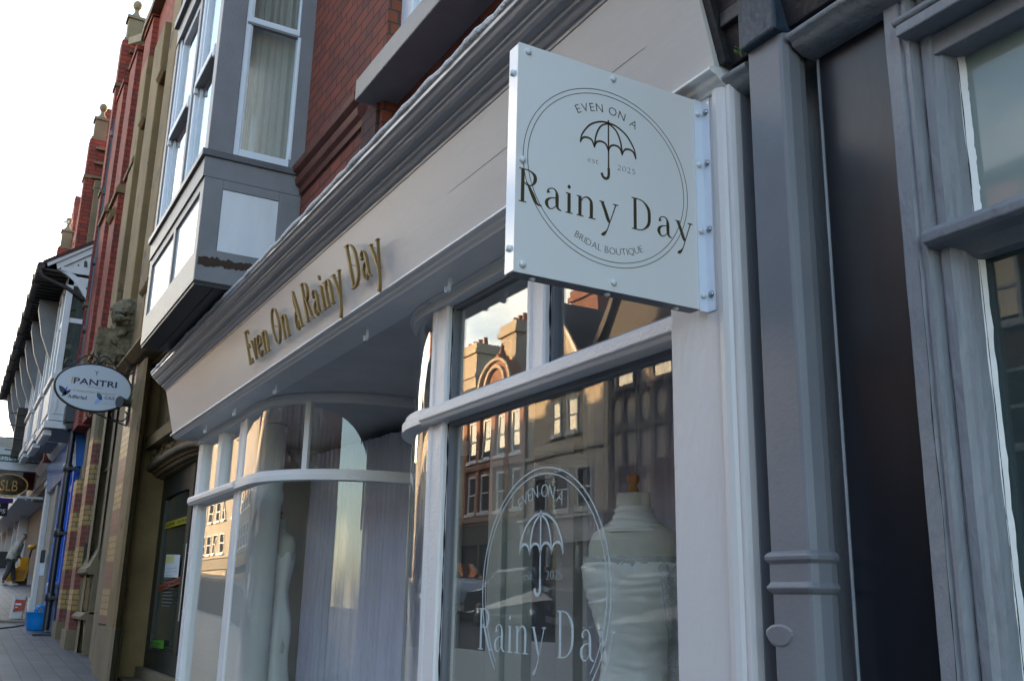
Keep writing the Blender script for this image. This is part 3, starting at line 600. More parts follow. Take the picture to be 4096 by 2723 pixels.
# ================================================================== WINDOW VINYL
wf=lambda u,v,w:(u,.0515-w,v)
vd=thing('window_sticker','pale frosted vinyl logo with umbrella and Rainy Day lettering on the large shop window','window sticker',(-3.4,.05,1.2))
m=MB(); ring(m,wf,-3.411,1.555,.485,.478,.0055,0,.001,90,-42,222); ring(m,wf,-3.411,1.555,.460,.454,.0045,0,.001,90,-40,220); m.build('ring','vinyl',vd)
m=MB(); umbrella(m,wf,-3.413,1.70,.168,.15,0,.001); m.build('umbrella_logo','vinyl',vd)
m=MB(); arc_text(m,'EVEN ON A',wf,-3.418,1.60,.315,121,59,.077,0,.001,-.02); m.build('lettering','vinyl',vd); m=MB(); text(m,'est',wf,-3.51,1.592,.048,0,.001,-.03,width=.065,align='c'); m.build('lettering','vinyl',vd); m=MB(); text(m,'2025',wf,-3.31,1.592,.052,0,.001,-.03,width=.115,align='c'); m.build('lettering','vinyl',vd)
m=MB(); rainy(m,wf,-3.925,-2.9,1.306,.171,0,.001,.00006,1.0); m.build('lettering','vinyl',vd)

# ================================================================== MANNEQUINS, DRESSES, CURTAINS
def loft(mb,rings,n=36,fn=None,smooth=True,cap=True,rot=R_(26)):
    cr_,sr_=math.cos(rot),math.sin(rot)
    rows=[]
    for k,(z,cx,cy,rx,ry) in enumerate(rings):
        row=[]
        for i in range(n):
            a=2*math.pi*i/n; r=1.0
            if fn: r=fn(a,z,k)
            u_,v_=rx*r*math.cos(a),ry*r*math.sin(a); row.append((cx+u_*cr_-v_*sr_,cy+u_*sr_+v_*cr_,z))
        rows.append(row)
    mb.strip(rows,smooth,True)
    if cap: mb.add(rows[0],[tuple(range(n-1,-1,-1))]); mb.add(rows[-1],[tuple(range(n))])
def dens(r,k=5):
    o=[]
    q=crv(r,k); return [tuple(x) for x in q]
def mannequin(cx,cy,zb,s,lab,grp=None,rot=0):
    t=thing('mannequin',lab,'mannequin',(cx,cy,zb-1.2*s))
    R=[(-.62,.16,.14),(-.45,.19,.15),(-.25,.185,.145),(-.08,.145,.115),(.0,.13,.105),(.12,.145,.115),(.25,.175,.13),(.36,.198,.128),(.43,.200,.115),(.475,.180,.098),(.505,.130,.085),(.53,.090,.074),(.56,.075,.068),(.60,.071,.067),(.635,.069,.066)]
    m=MB(); loft(m,dens([(zb+z*s,cx,cy,rx*s,ry*s) for z,rx,ry in R],3)); m.build('torso','torso',t)
    m=MB(); z=zb+.635*s; m.lathe([(r*s*.72,h*s*.72) for r,h in((.047,0),(.047,.008),(.034,.014),(.030,.028),(.022,.040),(.022,.050),(.030,.060),(.037,.075),(.038,.092),(.030,.108),(.014,.116),(.001,.118))],(cx,cy,z),24); m.build('neck_cap','knob',t)
    m=MB(); m.tube([(cx,cy,zb-1.15*s),(cx,cy,zb-.5*s)],.015,8); m.lathe([(.16*s,0),(.16*s,.02),(.02,.04)],(cx,cy,zb-1.2*s),20); m.build('stand','wood',t)
    return t
c1=Vector((-3.40,.62,0)); c1=CAM+ray(2535,2100).normalized()*4.35; MX,MY=c1.x,c1.y
zneck=(CAM+ray(2530,1955)*((MY-CAM.y)/ray(2530,1955).y)).z
s1=1.06; zb=zneck-.655*s1
mannequin(MX,MY,zb,s1,'linen dress form with turned wooden neck knob wearing a strapless gown in the large window')
dr1=thing('wedding_dress','ivory strapless satin gown with ruched bodice on the dress form behind the large window','dress',(MX,MY,zb-1.2))
rnd=random.Random(4)
def ruch(a,z,k):
    zz=(z-zb)
    f=1.0
    if zz>-.06: q1=noise.noise(Vector((math.cos(a)*1.3,math.sin(a)*1.3,zz*9))); f+=.030*abs(math.sin(zz*40+2.4*math.sin(a-.9)+4*q1))**.5+.012*math.sin(zz*118+4*math.cos(a+.7)+7*q1)+.006*math.sin(zz*210+6*math.sin(a)+9*q1)+.012*q1
    else:
        d=min(1,(-.06-zz)/.9); f+=d*.10*math.sin(a*9+1.5*math.sin(zz*2))+d*.05*math.sin(a*17+2)
    return f
DR=[(-1.15,.52,.44),(-.9,.44,.37),(-.65,.34,.29),(-.45,.255,.215),(-.28,.200,.168),(-.15,.160,.134),(-.06,.138,.118),(.0,.136,.116),(.1,.152,.128),(.2,.188,.150),(.28,.212,.156),(.33,.222,.150),(.355,.218,.144)]
m=MB(); loft(m,dens([(zb+z*s1,MX,MY,rx*s1,ry*s1) for z,rx,ry in DR],9),72,ruch,cap=False); m.build('gown','satin',dr1,solid=.004)
m=MB()
def frill(a,z,k): return 1+.035*noise.noise(Vector((math.cos(a)*16,math.sin(a)*16,z*40)))+.02*math.sin(a*23+z*90)
loft(m,[(zb+.335+h*.7,MX,MY,.224+h*.05,.158+h*.04) for h in(0,.02,.04,.06,.075,.085,.095)],90,frill,cap=False); 
MT['lace'],_nt,_b=new_mat('lace'); _v=_nt.nodes.new('ShaderNodeTexVoronoi'); _v.inputs['Scale'].default_value=150; _v.feature='DISTANCE_TO_EDGE'; _nt.links.new(pos_node(_nt),_v.inputs['Vector'])
_n2=_nt.nodes.new('ShaderNodeTexNoise'); _n2.inputs['Scale'].default_value=28; _nt.links.new(pos_node(_nt),_n2.inputs['Vector'])
_c=_nt.nodes.new('ShaderNodeMapRange'); _c.inputs['From Min'].default_value=.02; _c.inputs['From Max'].default_value=.14; _c.inputs['To Min'].default_value=.95; _c.inputs['To Max'].default_value=.35; _nt.links.new(_v.outputs['Distance'],_c.inputs['Value'])
_nt.links.new(_c.outputs[0],_b.inputs['Alpha']); _b.inputs['Base Color'].default_value=(.60,.63,.63,1); _b.inputs['Roughness'].default_value=.9
m.build('lace_trim','lace',dr1)
m=MB(); rows=[]   # lace drape falling down the right-hand side
for i in range(44):
    t=i/43; z=zb+.36-1.5*t
    row=[]
    for j in range(20):
        u=j/19; a=R_(-16+125*u); rx=.215+.14*t+.09*math.sin(t*9+u*3)*.25; ry=.17+.10*t
        k=1+.05*math.sin(u*26+t*7)+.06*noise.noise(Vector((u*8,t*14,1)))
        row.append((MX+.02+rx*k*math.cos(a),MY+ry*k*math.sin(a),z+.02*math.sin(u*30)*(1 if i==0 else 0)))
    rows.append(row)
m.strip(rows); m.build('lace_overlay','lace',dr1)
m=MB(); rows=[]   # cowl neck scarf
loft(m,dens([(zb+.505,MX+.005,MY,.16,.112),(zb+.52,MX+.005,MY,.143,.106),(zb+.545,MX+.01,MY,.112,.096),(zb+.575,MX,MY,.088,.083),(zb+.60,MX,MY,.080,.077),(zb+.615,MX,MY,.076,.072)],7),48,lambda a,z,k:1+.035*math.sin((z-zb)*240+2.5*math.sin(a)+a)+.02*math.sin(3*a),cap=False)
m.build('neck_scarf','satin',dr1,solid=.004)
c2=CAM+ray(1118,2080).normalized()*9.35
z2=c2.z
m2b=z2-.60*1.0
zz2=(CAM+ray(1135,2080)*((c2.y-CAM.y)/ray(1135,2080).y)).z-.62
mannequin(c2.x,c2.y,zz2,1.0,'dress form half hidden behind the round white column in the left window')
dr2=thing('wedding_dress','slim white fishtail gown behind the round white column in the left window','dress',(c2.x,c2.y,zz2-1.15))
m=MB(); loft(m,dens([(zz2+z,c2.x,c2.y,rx,ry) for z,rx,ry in[(-1.1,.36,.34),(-.85,.22,.2),(-.6,.18,.16),(-.4,.195,.165),(-.25,.19,.155),(-.1,.155,.125),(0,.137,.112),(.12,.152,.122),(.25,.178,.138),(.34,.188,.132)]],5),40,lambda a,z,k:1+.03*math.sin(a*7+z*5),cap=False); m.build('gown',M('white_gown_fabric',(.78,.78,.77),.6,.03),dr2,solid=.004)
def curtain(lab,p0,p1,z0,z1,n,amp,seed,mat='drape'):
    o=drape('curtain',p0,p1,z0,z1,n,amp,mat,None,seed); o.name='curtain'; tag(o,lab,'curtain'); return o
curtain('long lavender voile curtain behind the curved glass of the left window',(-9.85,1.15,0),(-6.98,1.36,0),.65,2.93,26,.035,3)
curtain('narrow lavender curtain next to the shop door behind the curved glass',(-6.86,1.05,0),(-6.60,1.55,0),.5,2.95,5,.02,5)
curtain('lavender curtain hanging behind the dress form in the large window',(-5.3,1.5,0),(-2.4,1.35,0),.65,2.95,24,.04,8)
curtain('grey net curtain at the dark right-hand neighbouring window',(-1.28,.35,0),(-.3,.35,0),.5,2.9,10,.02,9,'net')

# ================================================================== NEIGHBOURING BLACK SHOP (right)
nb=thing('neighbouring_shop','black and blue grey painted shopfront with peeling frames at the right of the photo','building',(-.4,0,0))
m=MB(); m.box(-1.955,-1.70,-.02,.3,-.1,3.3); m.box(-1.72,3,.30,10,-.1,12.5); m.box(-1.955,3,.3,10,3.3,12.5); m.box(-1.955,3,.0,.3,3.3,12.4); m.build('wall','ngrey',nb)
m=MB(); m.box(-1.703,-1.462,-.10,.0,-.1,3.02); m.build('black_board','blk',nb,bevel=.004)
m=MB(); m.plan([(-1.711,0),(-1.711,-.098),(-1.709,-.104),(-1.705,-.104),(-1.7035,-.098),(-1.7035,0)],-.1,3.02); m.build('board_edge','ngrey',nb,bevel=.001,seg=1)
def rough_post(mb,poly,z0,z1,dz=.045,amp=.0022,seed=0):
    n=len(poly); rows=[]; z=z0; k=0
    while z<=z1+1e-6:
        rows.append([(p[0]+amp*noise.noise(Vector((i*3.1+seed,z*9,0))),p[1]+amp*noise.noise(Vector((i*2.3,z*11,seed+5))),z) for i,p in enumerate(poly)]); z+=dz
    mb.strip(rows,False,True)
fp=[(-1.462,0),(-1.462,-.124),(-1.457,-.130),(-1.418,-.130),(-1.414,-.123),(-1.407,-.123),(-1.403,-.130),(-1.392,-.130),(-1.388,-.118),(-1.386,-.100),(-1.378,-.098),(-1.376,-.106),(-1.353,-.106),(-1.349,-.098),(-1.344,-.090),(-1.335,-.086),(-1.330,-.074),(-1.326,-.050),(-1.326,0)]
m=MB(); rough_post(m,fp,-.1,3.04,.04,.0017,1); wfm=m.build('window_frame','ngrey',nb)
m=MB(); m.box(-1.40,1.5,-.165,.0,2.855,2.885); m.box(-1.36,1.5,-.10,.0,2.80,2.855); m.xprof([(0,2.885),(-.165,2.885),(-.172,2.895),(-.165,2.905),(-.12,2.93),(0,2.94)],-1.405,1.5); m.box(-1.33,1.5,-.06,0,2.94,3.04); m.build('head_rail','ngrey',wfm,bevel=.004)
m=MB(); m.xprof([(0,2.372),(-.105,2.366),(-.150,2.350),(-.158,2.338),(-.155,2.318),(-.140,2.312),(-.10,2.308),(-.06,2.285),(0,2.28)],-1.385,1.5); m.build('transom','ngrey',wfm,bevel=.003)
m=MB(); m.box(-1.33,1.5,-.03,-.026,2.37,2.80); m.build('pane','film',wfm)
m=MB(); m.box(-1.33,1.5,-.03,-.026,.6,2.285); m.build('pane','glassd',wfm)
m=MB(); rows=[]
for i in range(60):
    z=.7+i*.0268; rows.append([(-1.327,-.048,z),(-1.318-.004*noise.noise(Vector((z*20,0,0))),-.032,z)])
m.strip(rows)
for i in range(1): m.strip([[(-1.327,-.046,2.372+k*.0107),(-1.313-.006*noise.noise(Vector((k*.7,3,0))),-.031,2.372+k*.0107)] for k in range(41)]); m.strip([[(-1.33+k*.03,-.046,2.372),(-1.33+k*.03,-.031,2.392+.006*noise.noise(Vector((k*.9,9,0))))] for k in range(60)])
m.build('putty','white',wfm)
m=MB(); m.box(-1.33,1.5,-.10,.2,-.1,.62); m.build('stall_riser','blk',nb)
m=MB(); m.box(-1.32,2.9,.9,.92,.3,3.2); m.build('interior_wall',M('teal_interior',(.10,.14,.14),.8,.2),nb)
def crevice(x,y0,y1,z0,z1,amp,seed,name,parent,face='y'):
    m=MB(); rows=[]; z=z0
    while z<z1:
        w_=(y1-y0)*(.35+.65*abs(noise.noise(Vector((z*7,seed,0)))*1.8)); c=(y0+y1)/2+amp*noise.noise(Vector((z*5,seed+3,1)))
        rows.append([(c-w_/2,x,z),(c+w_/2,x,z)] if face=='y' else [(x,c-w_/2,z),(x,c+w_/2,z)]); z+=.012
    m.strip(rows,False); return m.build(name,'dk_' ,parent)
MT['dk_']=M('dark_crevice',(.012,.010,.009),.95,.4,20)
crevice(-.0445,-1.327,-1.322,.7,2.30,.002,3,'paint_crack',wfm); crevice(-.0445,-1.327,-1.323,2.37,2.80,.002,5,'paint_crack',wfm)
crevice(-1.9605,-.04,-.015,.2,2.96,.01,7,'dark_crevice',nb,'x'); crevice(-.0215,-1.95,-1.93,.2,2.96,.006,9,'dark_crevice',nb); crevice(-.0215,-1.735,-1.716,1.3,1.75,.008,11,'dark_crevice',nb); crevice(-.0215,-1.735,-1.718,2.2,2.5,.008,13,'dark_crevice',nb)
for xx_ in(-4.2613,-3.3243):
    for za,zb in((.85,2.34),(2.445,2.93)):
        if xx_<-4 or za>2: crevice(xx_,.024,.036,za,zb,.003,xx_*7+za,'paint_crack',bpy.data.objects['display_window'],'x')
crevice(-.1313,-1.419,-1.4165,.3,2.30,.004,15,'paint_crack',wfm); crevice(-.1065,-1.380,-1.3775,.9,2.84,.003,17,'paint_crack',wfm)
# ledge moulding over the shopfront and the leaning black fascia
led=[(0,3.035),(-.180,3.033),(-.198,3.028),(-.204,3.018),(-.198,3.010),(-.186,3.006),(-.180,2.994),(-.165,2.985),(-.14,2.974),(0,2.968)]
def roughx(mb,poly,x0,x1,amp,seed):
    rows=[]; x=x0
    while x<=x1+1e-6:
        rows.append([(x,p[0]+amp*noise.noise(Vector((x*14,i*1.7,seed))),p[1]+amp*noise.noise(Vector((x*12,i*2.1,seed+4)))) for i,p in enumerate(poly)]); x+=.02
    mb.strip(rows,True,True); mb.add(rows[0],[tuple(range(len(poly)))]); mb.add(rows[-1],[tuple(range(len(poly)-1,-1,-1))])
m=MB(); roughx(m,led,-1.985,-1.875,.0028,2); roughx(m,led,-1.72,2.2,.003,3); m.build('ledge','ngrey',nb)
# leaning fascia (its left end shows as a sloping edge against the white fascia)
e0=at(2895,275,X=-1.975); e1=at(2822,0,X=-1.975)
sl=(e1.y-e0.y)/(e1.z-e0.z)
fy=lambda z:e0.y+(z-e0.z)*sl
m=MB(); m.xprof([(0,3.056),(fy(3.056)+.02,3.056),(fy(3.5)+.02,3.5),(-.5,3.52),(-.5,3.62),(0,3.65)],-1.975,2.3)
for z in(3.16,3.30,3.44): m.box(-1.95,-1.76,fy(z)-.0,fy(z)+.05,z,z+.05)
m.build('leaning_fascia','black',nb,bevel=.004)
m=MB(); m.xprof([(fy(3.06)-.006,3.06),(fy(3.5)-.006,3.5),(fy(3.5)+.03,3.5),(fy(3.06)+.03,3.06)],-1.983,-1.955); m.build('fascia_end_board',M('chipped_black_board',(.016,.016,.018),.6,.3,6,.4,50,spots=(25,.66,(.20,.19,.15))),nb,bevel=.003)
# ---- downpipe
dp=thing('drainpipe','square blue grey painted rainwater pipe with ringed collar between the pilaster and the black board','drainpipe',(-1.8,-.15,0))
px0,px1,py0,py1=-1.868,-1.735,-.205,-.105
sec=lambda g:[(px0-g,py1),(px0-g,py0+.004-g),(px0-g+.004,py0-g),(px1-.012+g,py0-g),(px1-.003+g,py0+.004-g),(px1+.004+g,py0+.022-g),(px1+.004+g,py0+.06),(px1-.004+g,py1-.012),(px1-.02+g,py1)]
m=MB(); m.plan(sec(0),-.1,3.10); m.build('pipe','pipe',dp,bevel=.0012,seg=2,angle=20)
m=MB(); rows=[]
for g_,z in((.0,1.535),(.006,1.541),(.011,1.549),(.011,1.553),(.006,1.560),(.004,1.564),(.004,1.607),(.006,1.610),(.012,1.617),(.013,1.626),(.008,1.634),(.0,1.639)): rows.append([(p[0],p[1],z) for p in sec(g_)])
m.strip(rows,False,True); m.build('collar','pipe',dp,bevel=.001,seg=1,angle=10)
m=MB(); z0=at(3100,2540,Y=py0).z; xx=at(3120,2540,Y=py0).x
m.add([(xx+.040*math.cos(a)*(1+.1*math.sin(3*a)),py0-.0035,z0+.022*math.sin(a)) for a in [2*math.pi*i/14 for i in range(14)]]+[(xx+.048*math.cos(a)*(1+.1*math.sin(3*a)),py0+.001,z0+.029*math.sin(a)) for a in [2*math.pi*i/14 for i in range(14)]],[tuple(range(13,-1,-1))]+[(i,(i+1)%14,14+(i+1)%14,14+i) for i in range(14)]); m.build('paint_patch','pipe',dp)
m=MB(); m.box(px0-.004,px1+.006,-.235,-.10,3.04,3.24); m.box(px0-.02,px1+.02,-.27,-.10,3.24,3.275); m.box(px0+.01,px1-.01,-.30,-.10,3.275,3.6); m.build('pipe_head','lead',dp,bevel=.008)
# grass tuft
m=MB(); b=at(2966,218,Y=-.215); rnd=random.Random(3)
for k in range(46):
    a=rnd.uniform(0,6.28); l=rnd.uniform(.018,.042); dx,dy=math.cos(a)*l*.7,math.sin(a)*l*.5; w_=.0011
    m.strip([[(b.x-w_,b.y,b.z-.008),(b.x+w_,b.y,b.z-.008)],[(b.x+dx*.5-w_,b.y+dy*.5,b.z+l*.5),(b.x+dx*.5+w_,b.y+dy*.5,b.z+l*.5)],[(b.x+dx,b.y+dy,b.z+l*rnd.uniform(.3,.8)),(b.x+dx+.0003,b.y+dy,b.z+l*.6)]])
tag(m.build('grass_tuft',M('grass_green',(.06,.13,.02),.7,.3)),'small green grass tuft growing on the ledge beside the blue pipe head','plant')

# ================================================================== LEFT ROW OF BUILDINGS
MT.update(
 stone=M('weathered_sandstone',(.170,.115,.048),.85,.28,1.6,.5,40,spots=(2.2,.60,(.06,.048,.030))),
 stone2=M('grey_sandstone',(.150,.118,.070),.85,.22,1.5,.5,40,spots=(3,.64,(.07,.06,.042))),
 rbrick=brick('bright_red_brick',(.26,.040,.020),(.15,.030,.022),(.045,.022,.018),.30,.105,.010),
 rbrick2=brick('reveal_brick',(.30,.060,.03),(.26,.05,.028),(.06,.03,.02),.14,.105,.010),
 pinkp=M('lit_brick_pink',(.36,.20,.165),.9,.25,14,.6,50),  # lit brick tone put into one pale pink colour
 dwin=glass('upper_dark_glass',(.35,.38,.40),0,1.6,film=((.03,.035,.04),.6),wav=.2),
 wgal=M('gallery_white_paint',(.50,.50,.51),.5,.1,3,.3,40,spots=(5,.68,(.33,.31,.29))),
 gutter=M('brown_black_gutter',(.020,.014,.010),.6,.4,5,.3,40),
 tiles=M('dark_red_roof_tiles',(.05,.022,.018),.85,.35,5,.8,12,(4,9,1)),
 slate=M('roof_slate',(.035,.034,.034),.7,.35,4,.6,14),
 blue=M('bright_blue_paint',(.0,.10,.55),.35,.12,2,.15,50),
 bluef=M('blue_fascia_paint',(.035,.14,.46),.16,.12,2,.1,50),
 bpipe=M('navy_black_pipe',(.012,.018,.028),.35,.3,5,.2,50),
 iron=M('wrought_iron_black',(.010,.009,.010),.4,.3,10,.2,60),
 green=M('olive_door_frame',(.018,.021,.015),.5,.15,4,.2,60),
 maroon=M('maroon_interior_board',(.075,.012,.009),.8,.2),
 navy=M('navy_print',(.008,.010,.05),.5,.02),
 och=M('ochre_print',(.42,.24,.05),.5,.02),
 gpil=M('grey_green_pilaster',(.16,.175,.165),.6,.1,4,.2,50),
)
def banded(name):
    m,nt,b=new_mat(name); n=nt.nodes; l=nt.links
    g=n.new('ShaderNodeNewGeometry'); s=n.new('ShaderNodeSeparateXYZ'); l.new(g.outputs['Position'],s.inputs[0])
    a=n.new('ShaderNodeMath'); a.operation='ADD'; l.new(s.outputs[0],a.inputs[0]); l.new(s.outputs[1],a.inputs[1])
    z=n.new('ShaderNodeMath'); z.operation='ADD'; l.new(s.outputs[2],z.inputs[0]); z.inputs[1].default_value=BOFF
    c=n.new('ShaderNodeCombineXYZ'); l.new(a.outputs[0],c.inputs[0]); l.new(z.outputs[0],c.inputs[1])
    def bt(c1,c2,mo):
        t=n.new('ShaderNodeTexBrick'); l.new(c.outputs[0],t.inputs['Vector']); t.inputs['Scale'].default_value=1; t.inputs['Brick Width'].default_value=.26; t.inputs['Row Height'].default_value=BP/4; t.inputs['Mortar Size'].default_value=.008
        t.inputs['Color1'].default_value=(*c1,1); t.inputs['Color2'].default_value=(*c2,1); t.inputs['Mortar'].default_value=(*mo,1); return t
    t1=bt((.33,.215,.070),(.24,.155,.055),(.07,.055,.035)); t2=bt((.15,.028,.018),(.11,.024,.018),(.11,.08,.065))
    d=n.new('ShaderNodeMath'); d.operation='DIVIDE'; l.new(z.outputs[0],d.inputs[0]); d.inputs[1].default_value=BP*2
    fr=n.new('ShaderNodeMath'); fr.operation='FRACT'; l.new(d.outputs[0],fr.inputs[0])
    gt=n.new('ShaderNodeMath'); gt.operation='GREATER_THAN'; l.new(fr.outputs[0],gt.inputs[0]); gt.inputs[1].default_value=.5
    mx=n.new('ShaderNodeMixRGB'); l.new(gt.outputs[0],mx.inputs[0]); l.new(t1.outputs['Color'],mx.inputs[1]); l.new(t2.outputs['Color'],mx.inputs[2])
    no=n.new('ShaderNodeTexNoise'); no.inputs['Scale'].default_value=5; no.inputs['Detail'].default_value=7; l.new(g.outputs['Position'],no.inputs['Vector'])
    r=n.new('ShaderNodeMapRange'); r.inputs['To Min'].default_value=.65; r.inputs['To Max'].default_value=1.35; l.new(no.outputs['Fac'],r.inputs['Value'])
    mu=n.new('ShaderNodeMixRGB'); mu.blend_type='MULTIPLY'; mu.inputs[0].default_value=1; l.new(mx.outputs[0],mu.inputs[1]); l.new(r.outputs[0],mu.inputs[2])
    l.new(mu.outputs[0],b.inputs['Base Color']); b.inputs['Roughness'].default_value=.45
    return m
_a=at(381,1796,Y=-.10).z; _b=at(375,1870,Y=-.10).z; BP=_a-_b; BOFF=-(_a%(2*BP))+2*BP*3   # red lies between _b and _a
BOFF=BP*2*6-_a
MT['band']=banded('banded_glazed_brick')

bank=thing('stone_and_brick_building','red brick and sandstone building with arched glass door and yellow and red banded brick piers','building',(-14,0,gz(-14)))
YF=-.20
X=lambda px,Y,py=1948:at(px,py,Y=Y).x
def facets(name,pts,z0,z1,mat,parent,back=.6,depth=None,label=None):
    m=MB(); P=[(X(px,Y),Y) for px,Y in pts]; poly=P+[(P[-1][0],back),(P[0][0],back)]
    m.plan(poly,z0,z1); return m.build(name,mat,parent,label=label)
# door pier: banded quoin face then stepped stone mouldings running round into the doorway
zt=3.05
facets('quoin_strip',[(462,-.21),(491,-.21)],1.15,9.0,'band',bank,.3)
dp_pts=[(491,-.215),(517,-.215),(530,-.19),(546,-.12),(552,-.05),(560,-.03),(564,.05),(569,.09)]
facets('stone_pier',dp_pts,-.2,4.35,'stone',bank,.6)
facets('stone_plinth',[(p+(-3 if i==0 else 0),Y-.018) for i,(p,Y) in enumerate([(462,-.215)]+dp_pts)],-.2,1.12,'stone2',bank,.62)
for zz in(1.66,2.2,2.75,3.3,3.85):
    pass
# arch wall over the doorway, with a flat four-centred arch
AY=.10
A=[at(p[0],p[1],Y=AY) for p in((571,1945),(578,1914),(598,1887),(648,1853),(686,1838),(724,1832))]
axL=A[0].x; axR=-10.12
cr=A[3].x
aa=[(p.x,p.z) for p in A]
right=[(2*cr-x,z) for x,z in reversed(aa) if 2*cr-x>cr]
def archpts(L,zs,zc,cx,hw,n=10):
    return [(cx+hw*math.sin(R_(-90+180*i/(2*n)))*1.0, zs+(zc-zs)*(math.cos(R_(-90+180*i/(2*n))))**.75) for i in range(2*n+1)]
ACX=(A[0].x-10.02)/2; AHW=abs(A[0].x+10.02)/2; AZS=A[0].z; AZC=A[3].z
def archwall(mb,y0,y1,hw,zs,zc,ztop,xl,xr):
    ar=archpts(0,zs,zc,ACX,hw)
    # outline split in quads from the arch up to the top
    for (xa,za),(xb,zb) in zip(ar[:-1],ar[1:]):
        mb.yprof([(xa,za),(xb,zb),(xb,ztop),(xa,ztop)],y0,y1)
    mb.box(xl,ACX-hw,y0,y1,-.2,ztop); 
    if xr>ACX+hw: mb.box(ACX+hw,xr,y0,y1,-.2,ztop)
m=MB(); archwall(m,AY,AY+.055,AHW,AZS,AZC,4.35,axL-.7,-10.02); aw=m.build('arch_wall','stone',bank)
for k,(dy,dh) in enumerate(((.057,.03),(.10,.055),(.145,.085))):
    m=MB(); archwall(m,AY+dy,AY+dy+.04,AHW-dh,AZS-.02,AZC-dh*1.1,3.4,axL-.3,-10.02); m.build('arch_moulding','stone' if k%2 else 'stone2',aw)
for k,(yy,ins,rr_,mt) in enumerate(((.085,-.05,.045,'stone2'),(.135,.0,.028,'stone'),(.18,.03,.035,'stone2'),(.235,.055,.030,'stone'))):
    hh=AHW-ins; pth=[(ACX-hh,yy,-.1)]+[(x,yy,z) for x,z in archpts(0,AZS,AZC-ins*1.1,ACX,hh,12)]
    m=MB(); m.tube([p_ for p_ in pth if p_[0]<-10.1],rr_,8); m.build('arch_roll','stone' if mt=='stone' else 'stone2',aw)
# carved spandrel panel
m=MB(); pz=lambda px,py:at(px,py,Y=AY-.01)
a=pz(592,1775); b=pz(760,1768); z1=a.z; z0=a.z-.42
m.box(a.x,-10.12,AY-.045,AY,z1,z1+.07); m.box(a.x,a.x+.07,AY-.03,AY,2.95,z1); m.box(-10.9,-10.82,AY-.03,AY,3.15,z1)
m.build('spandrel_frame','stone2',aw)
m=MB(); rnd=random.Random(12)
for k in range(46):
    t=k/45; x=a.x+.22+t*1.9; z=z1-.30+.16*t+.05*math.sin(t*14)+rnd.uniform(-.03,.03); m.ball((x,AY-.005,z),rnd.uniform(.014,.035),8,6)
m.ball((a.x+.62,AY-.01,z1-.17),.07,10,7,1.3,.7,.8); m.build('foliage_carving','stone2',aw)
# leaded window above the door
wl=at(643,1759,Y=.16); m=MB(); m.box(wl.x,-10.12,.15,.16,wl.z,5.9); uwd=m.build('leaded_window','dwin',bank)
m=MB(); 
for k in range(9): m.box(wl.x+k*.12,wl.x+k*.12+.008,.140,.150,wl.z,5.9)
for k in range(18): m.box(wl.x,-10.12,.138,.1395,wl.z+k*.15,wl.z+k*.15+.008)
m.build('lead_cames','steel',uwd)
m=MB(); m.box(axL-.7,-10.12,.10,.22,4.35,wl.z-.0) if wl.z>4.35 else None
ml=[(wl.x-.55,.0),(wl.x-.42,.0),(wl.x-.36,.05),(wl.x-.25,.06),(wl.x-.20,.11),(wl.x-.08,.12),(wl.x,.16),(wl.x,.4),(wl.x-.55,.4)]
m.plan(ml,wl.z-.12,6.2); m.box(wl.x-.55,-10.12,-.02,.145,wl.z-.14,wl.z-.002); m.build('window_moulding','stone',bank)
# glazed door in the arch
DY=.30
fl0=at(561,2655,Y=DY); zd=fl0.z
gxl=at(607,2592,Y=DY).x; gxr=at(716,2500,Y=DY).x; fxl=at(632,1948,Y=DY).x; zb0=at(607,2592,Y=DY).z
m=MB(); m.box(fxl-.6,gxl,DY-.03,DY+.05,zd,AZC+.05); m.box(gxl,gxr+.7,DY-.03,DY+.05,zd,zb0); m.box(gxr,gxr+.2,DY-.04,DY+.05,zb0,AZC+.05); m.box(gxl,gxr,DY-.03,DY+.05,AZC-.34,AZC+.05)
for k in range(1,5): m.box(gxl+.02,gxr,DY-.033,DY-.03,zd+k*.07,zd+k*.07+.012)
gd=m.build('glazed_door','green',bank,bevel=.006)
m=MB(); m.box(gxl,gxr,DY,DY+.005,zb0,AZC-.33); m.build('pane','glassd',gd)
m=MB(); ha=at(747,2172,Y=DY-.09); hb=at(711,2482,Y=DY-.09); m.tube([(ha.x,ha.y,ha.z),(ha.x,ha.y,hb.z)],.013,8); m.tube([(ha.x,ha.y,ha.z-.1),(ha.x,DY-.03,ha.z-.1)],.008,6); m.tube([(ha.x,ha.y,hb.z+.1),(ha.x,DY-.03,hb.z+.1)],.008,6); m.build('door_handle','steel',gd)
m=MB(); zs_=at(560,2663,Y=.3).z; m.box(axL-.3,-10.0,-.02,.62,-.2,zd-.12); m.box(axL-.5,-10.0,-.34,-.02,-.2,zd-.30); m.box(gxl-.3,gxr+.6,DY-.12,DY+.1,zd-.12,zd-.0); m.build('door_step','stone2',bank)
m=MB(); m.box(-14.2,-9.99,3.2,3.3,0,4); m.box(-14.25,-14.2,.42,3.2,0,4); m.box(-14.2,-10,.40,3.2,zd-.4,zd-.01); m.box(-14.2,-10,.62,3.2,3.6,3.7); m.build('porch_interior','drk',bank)
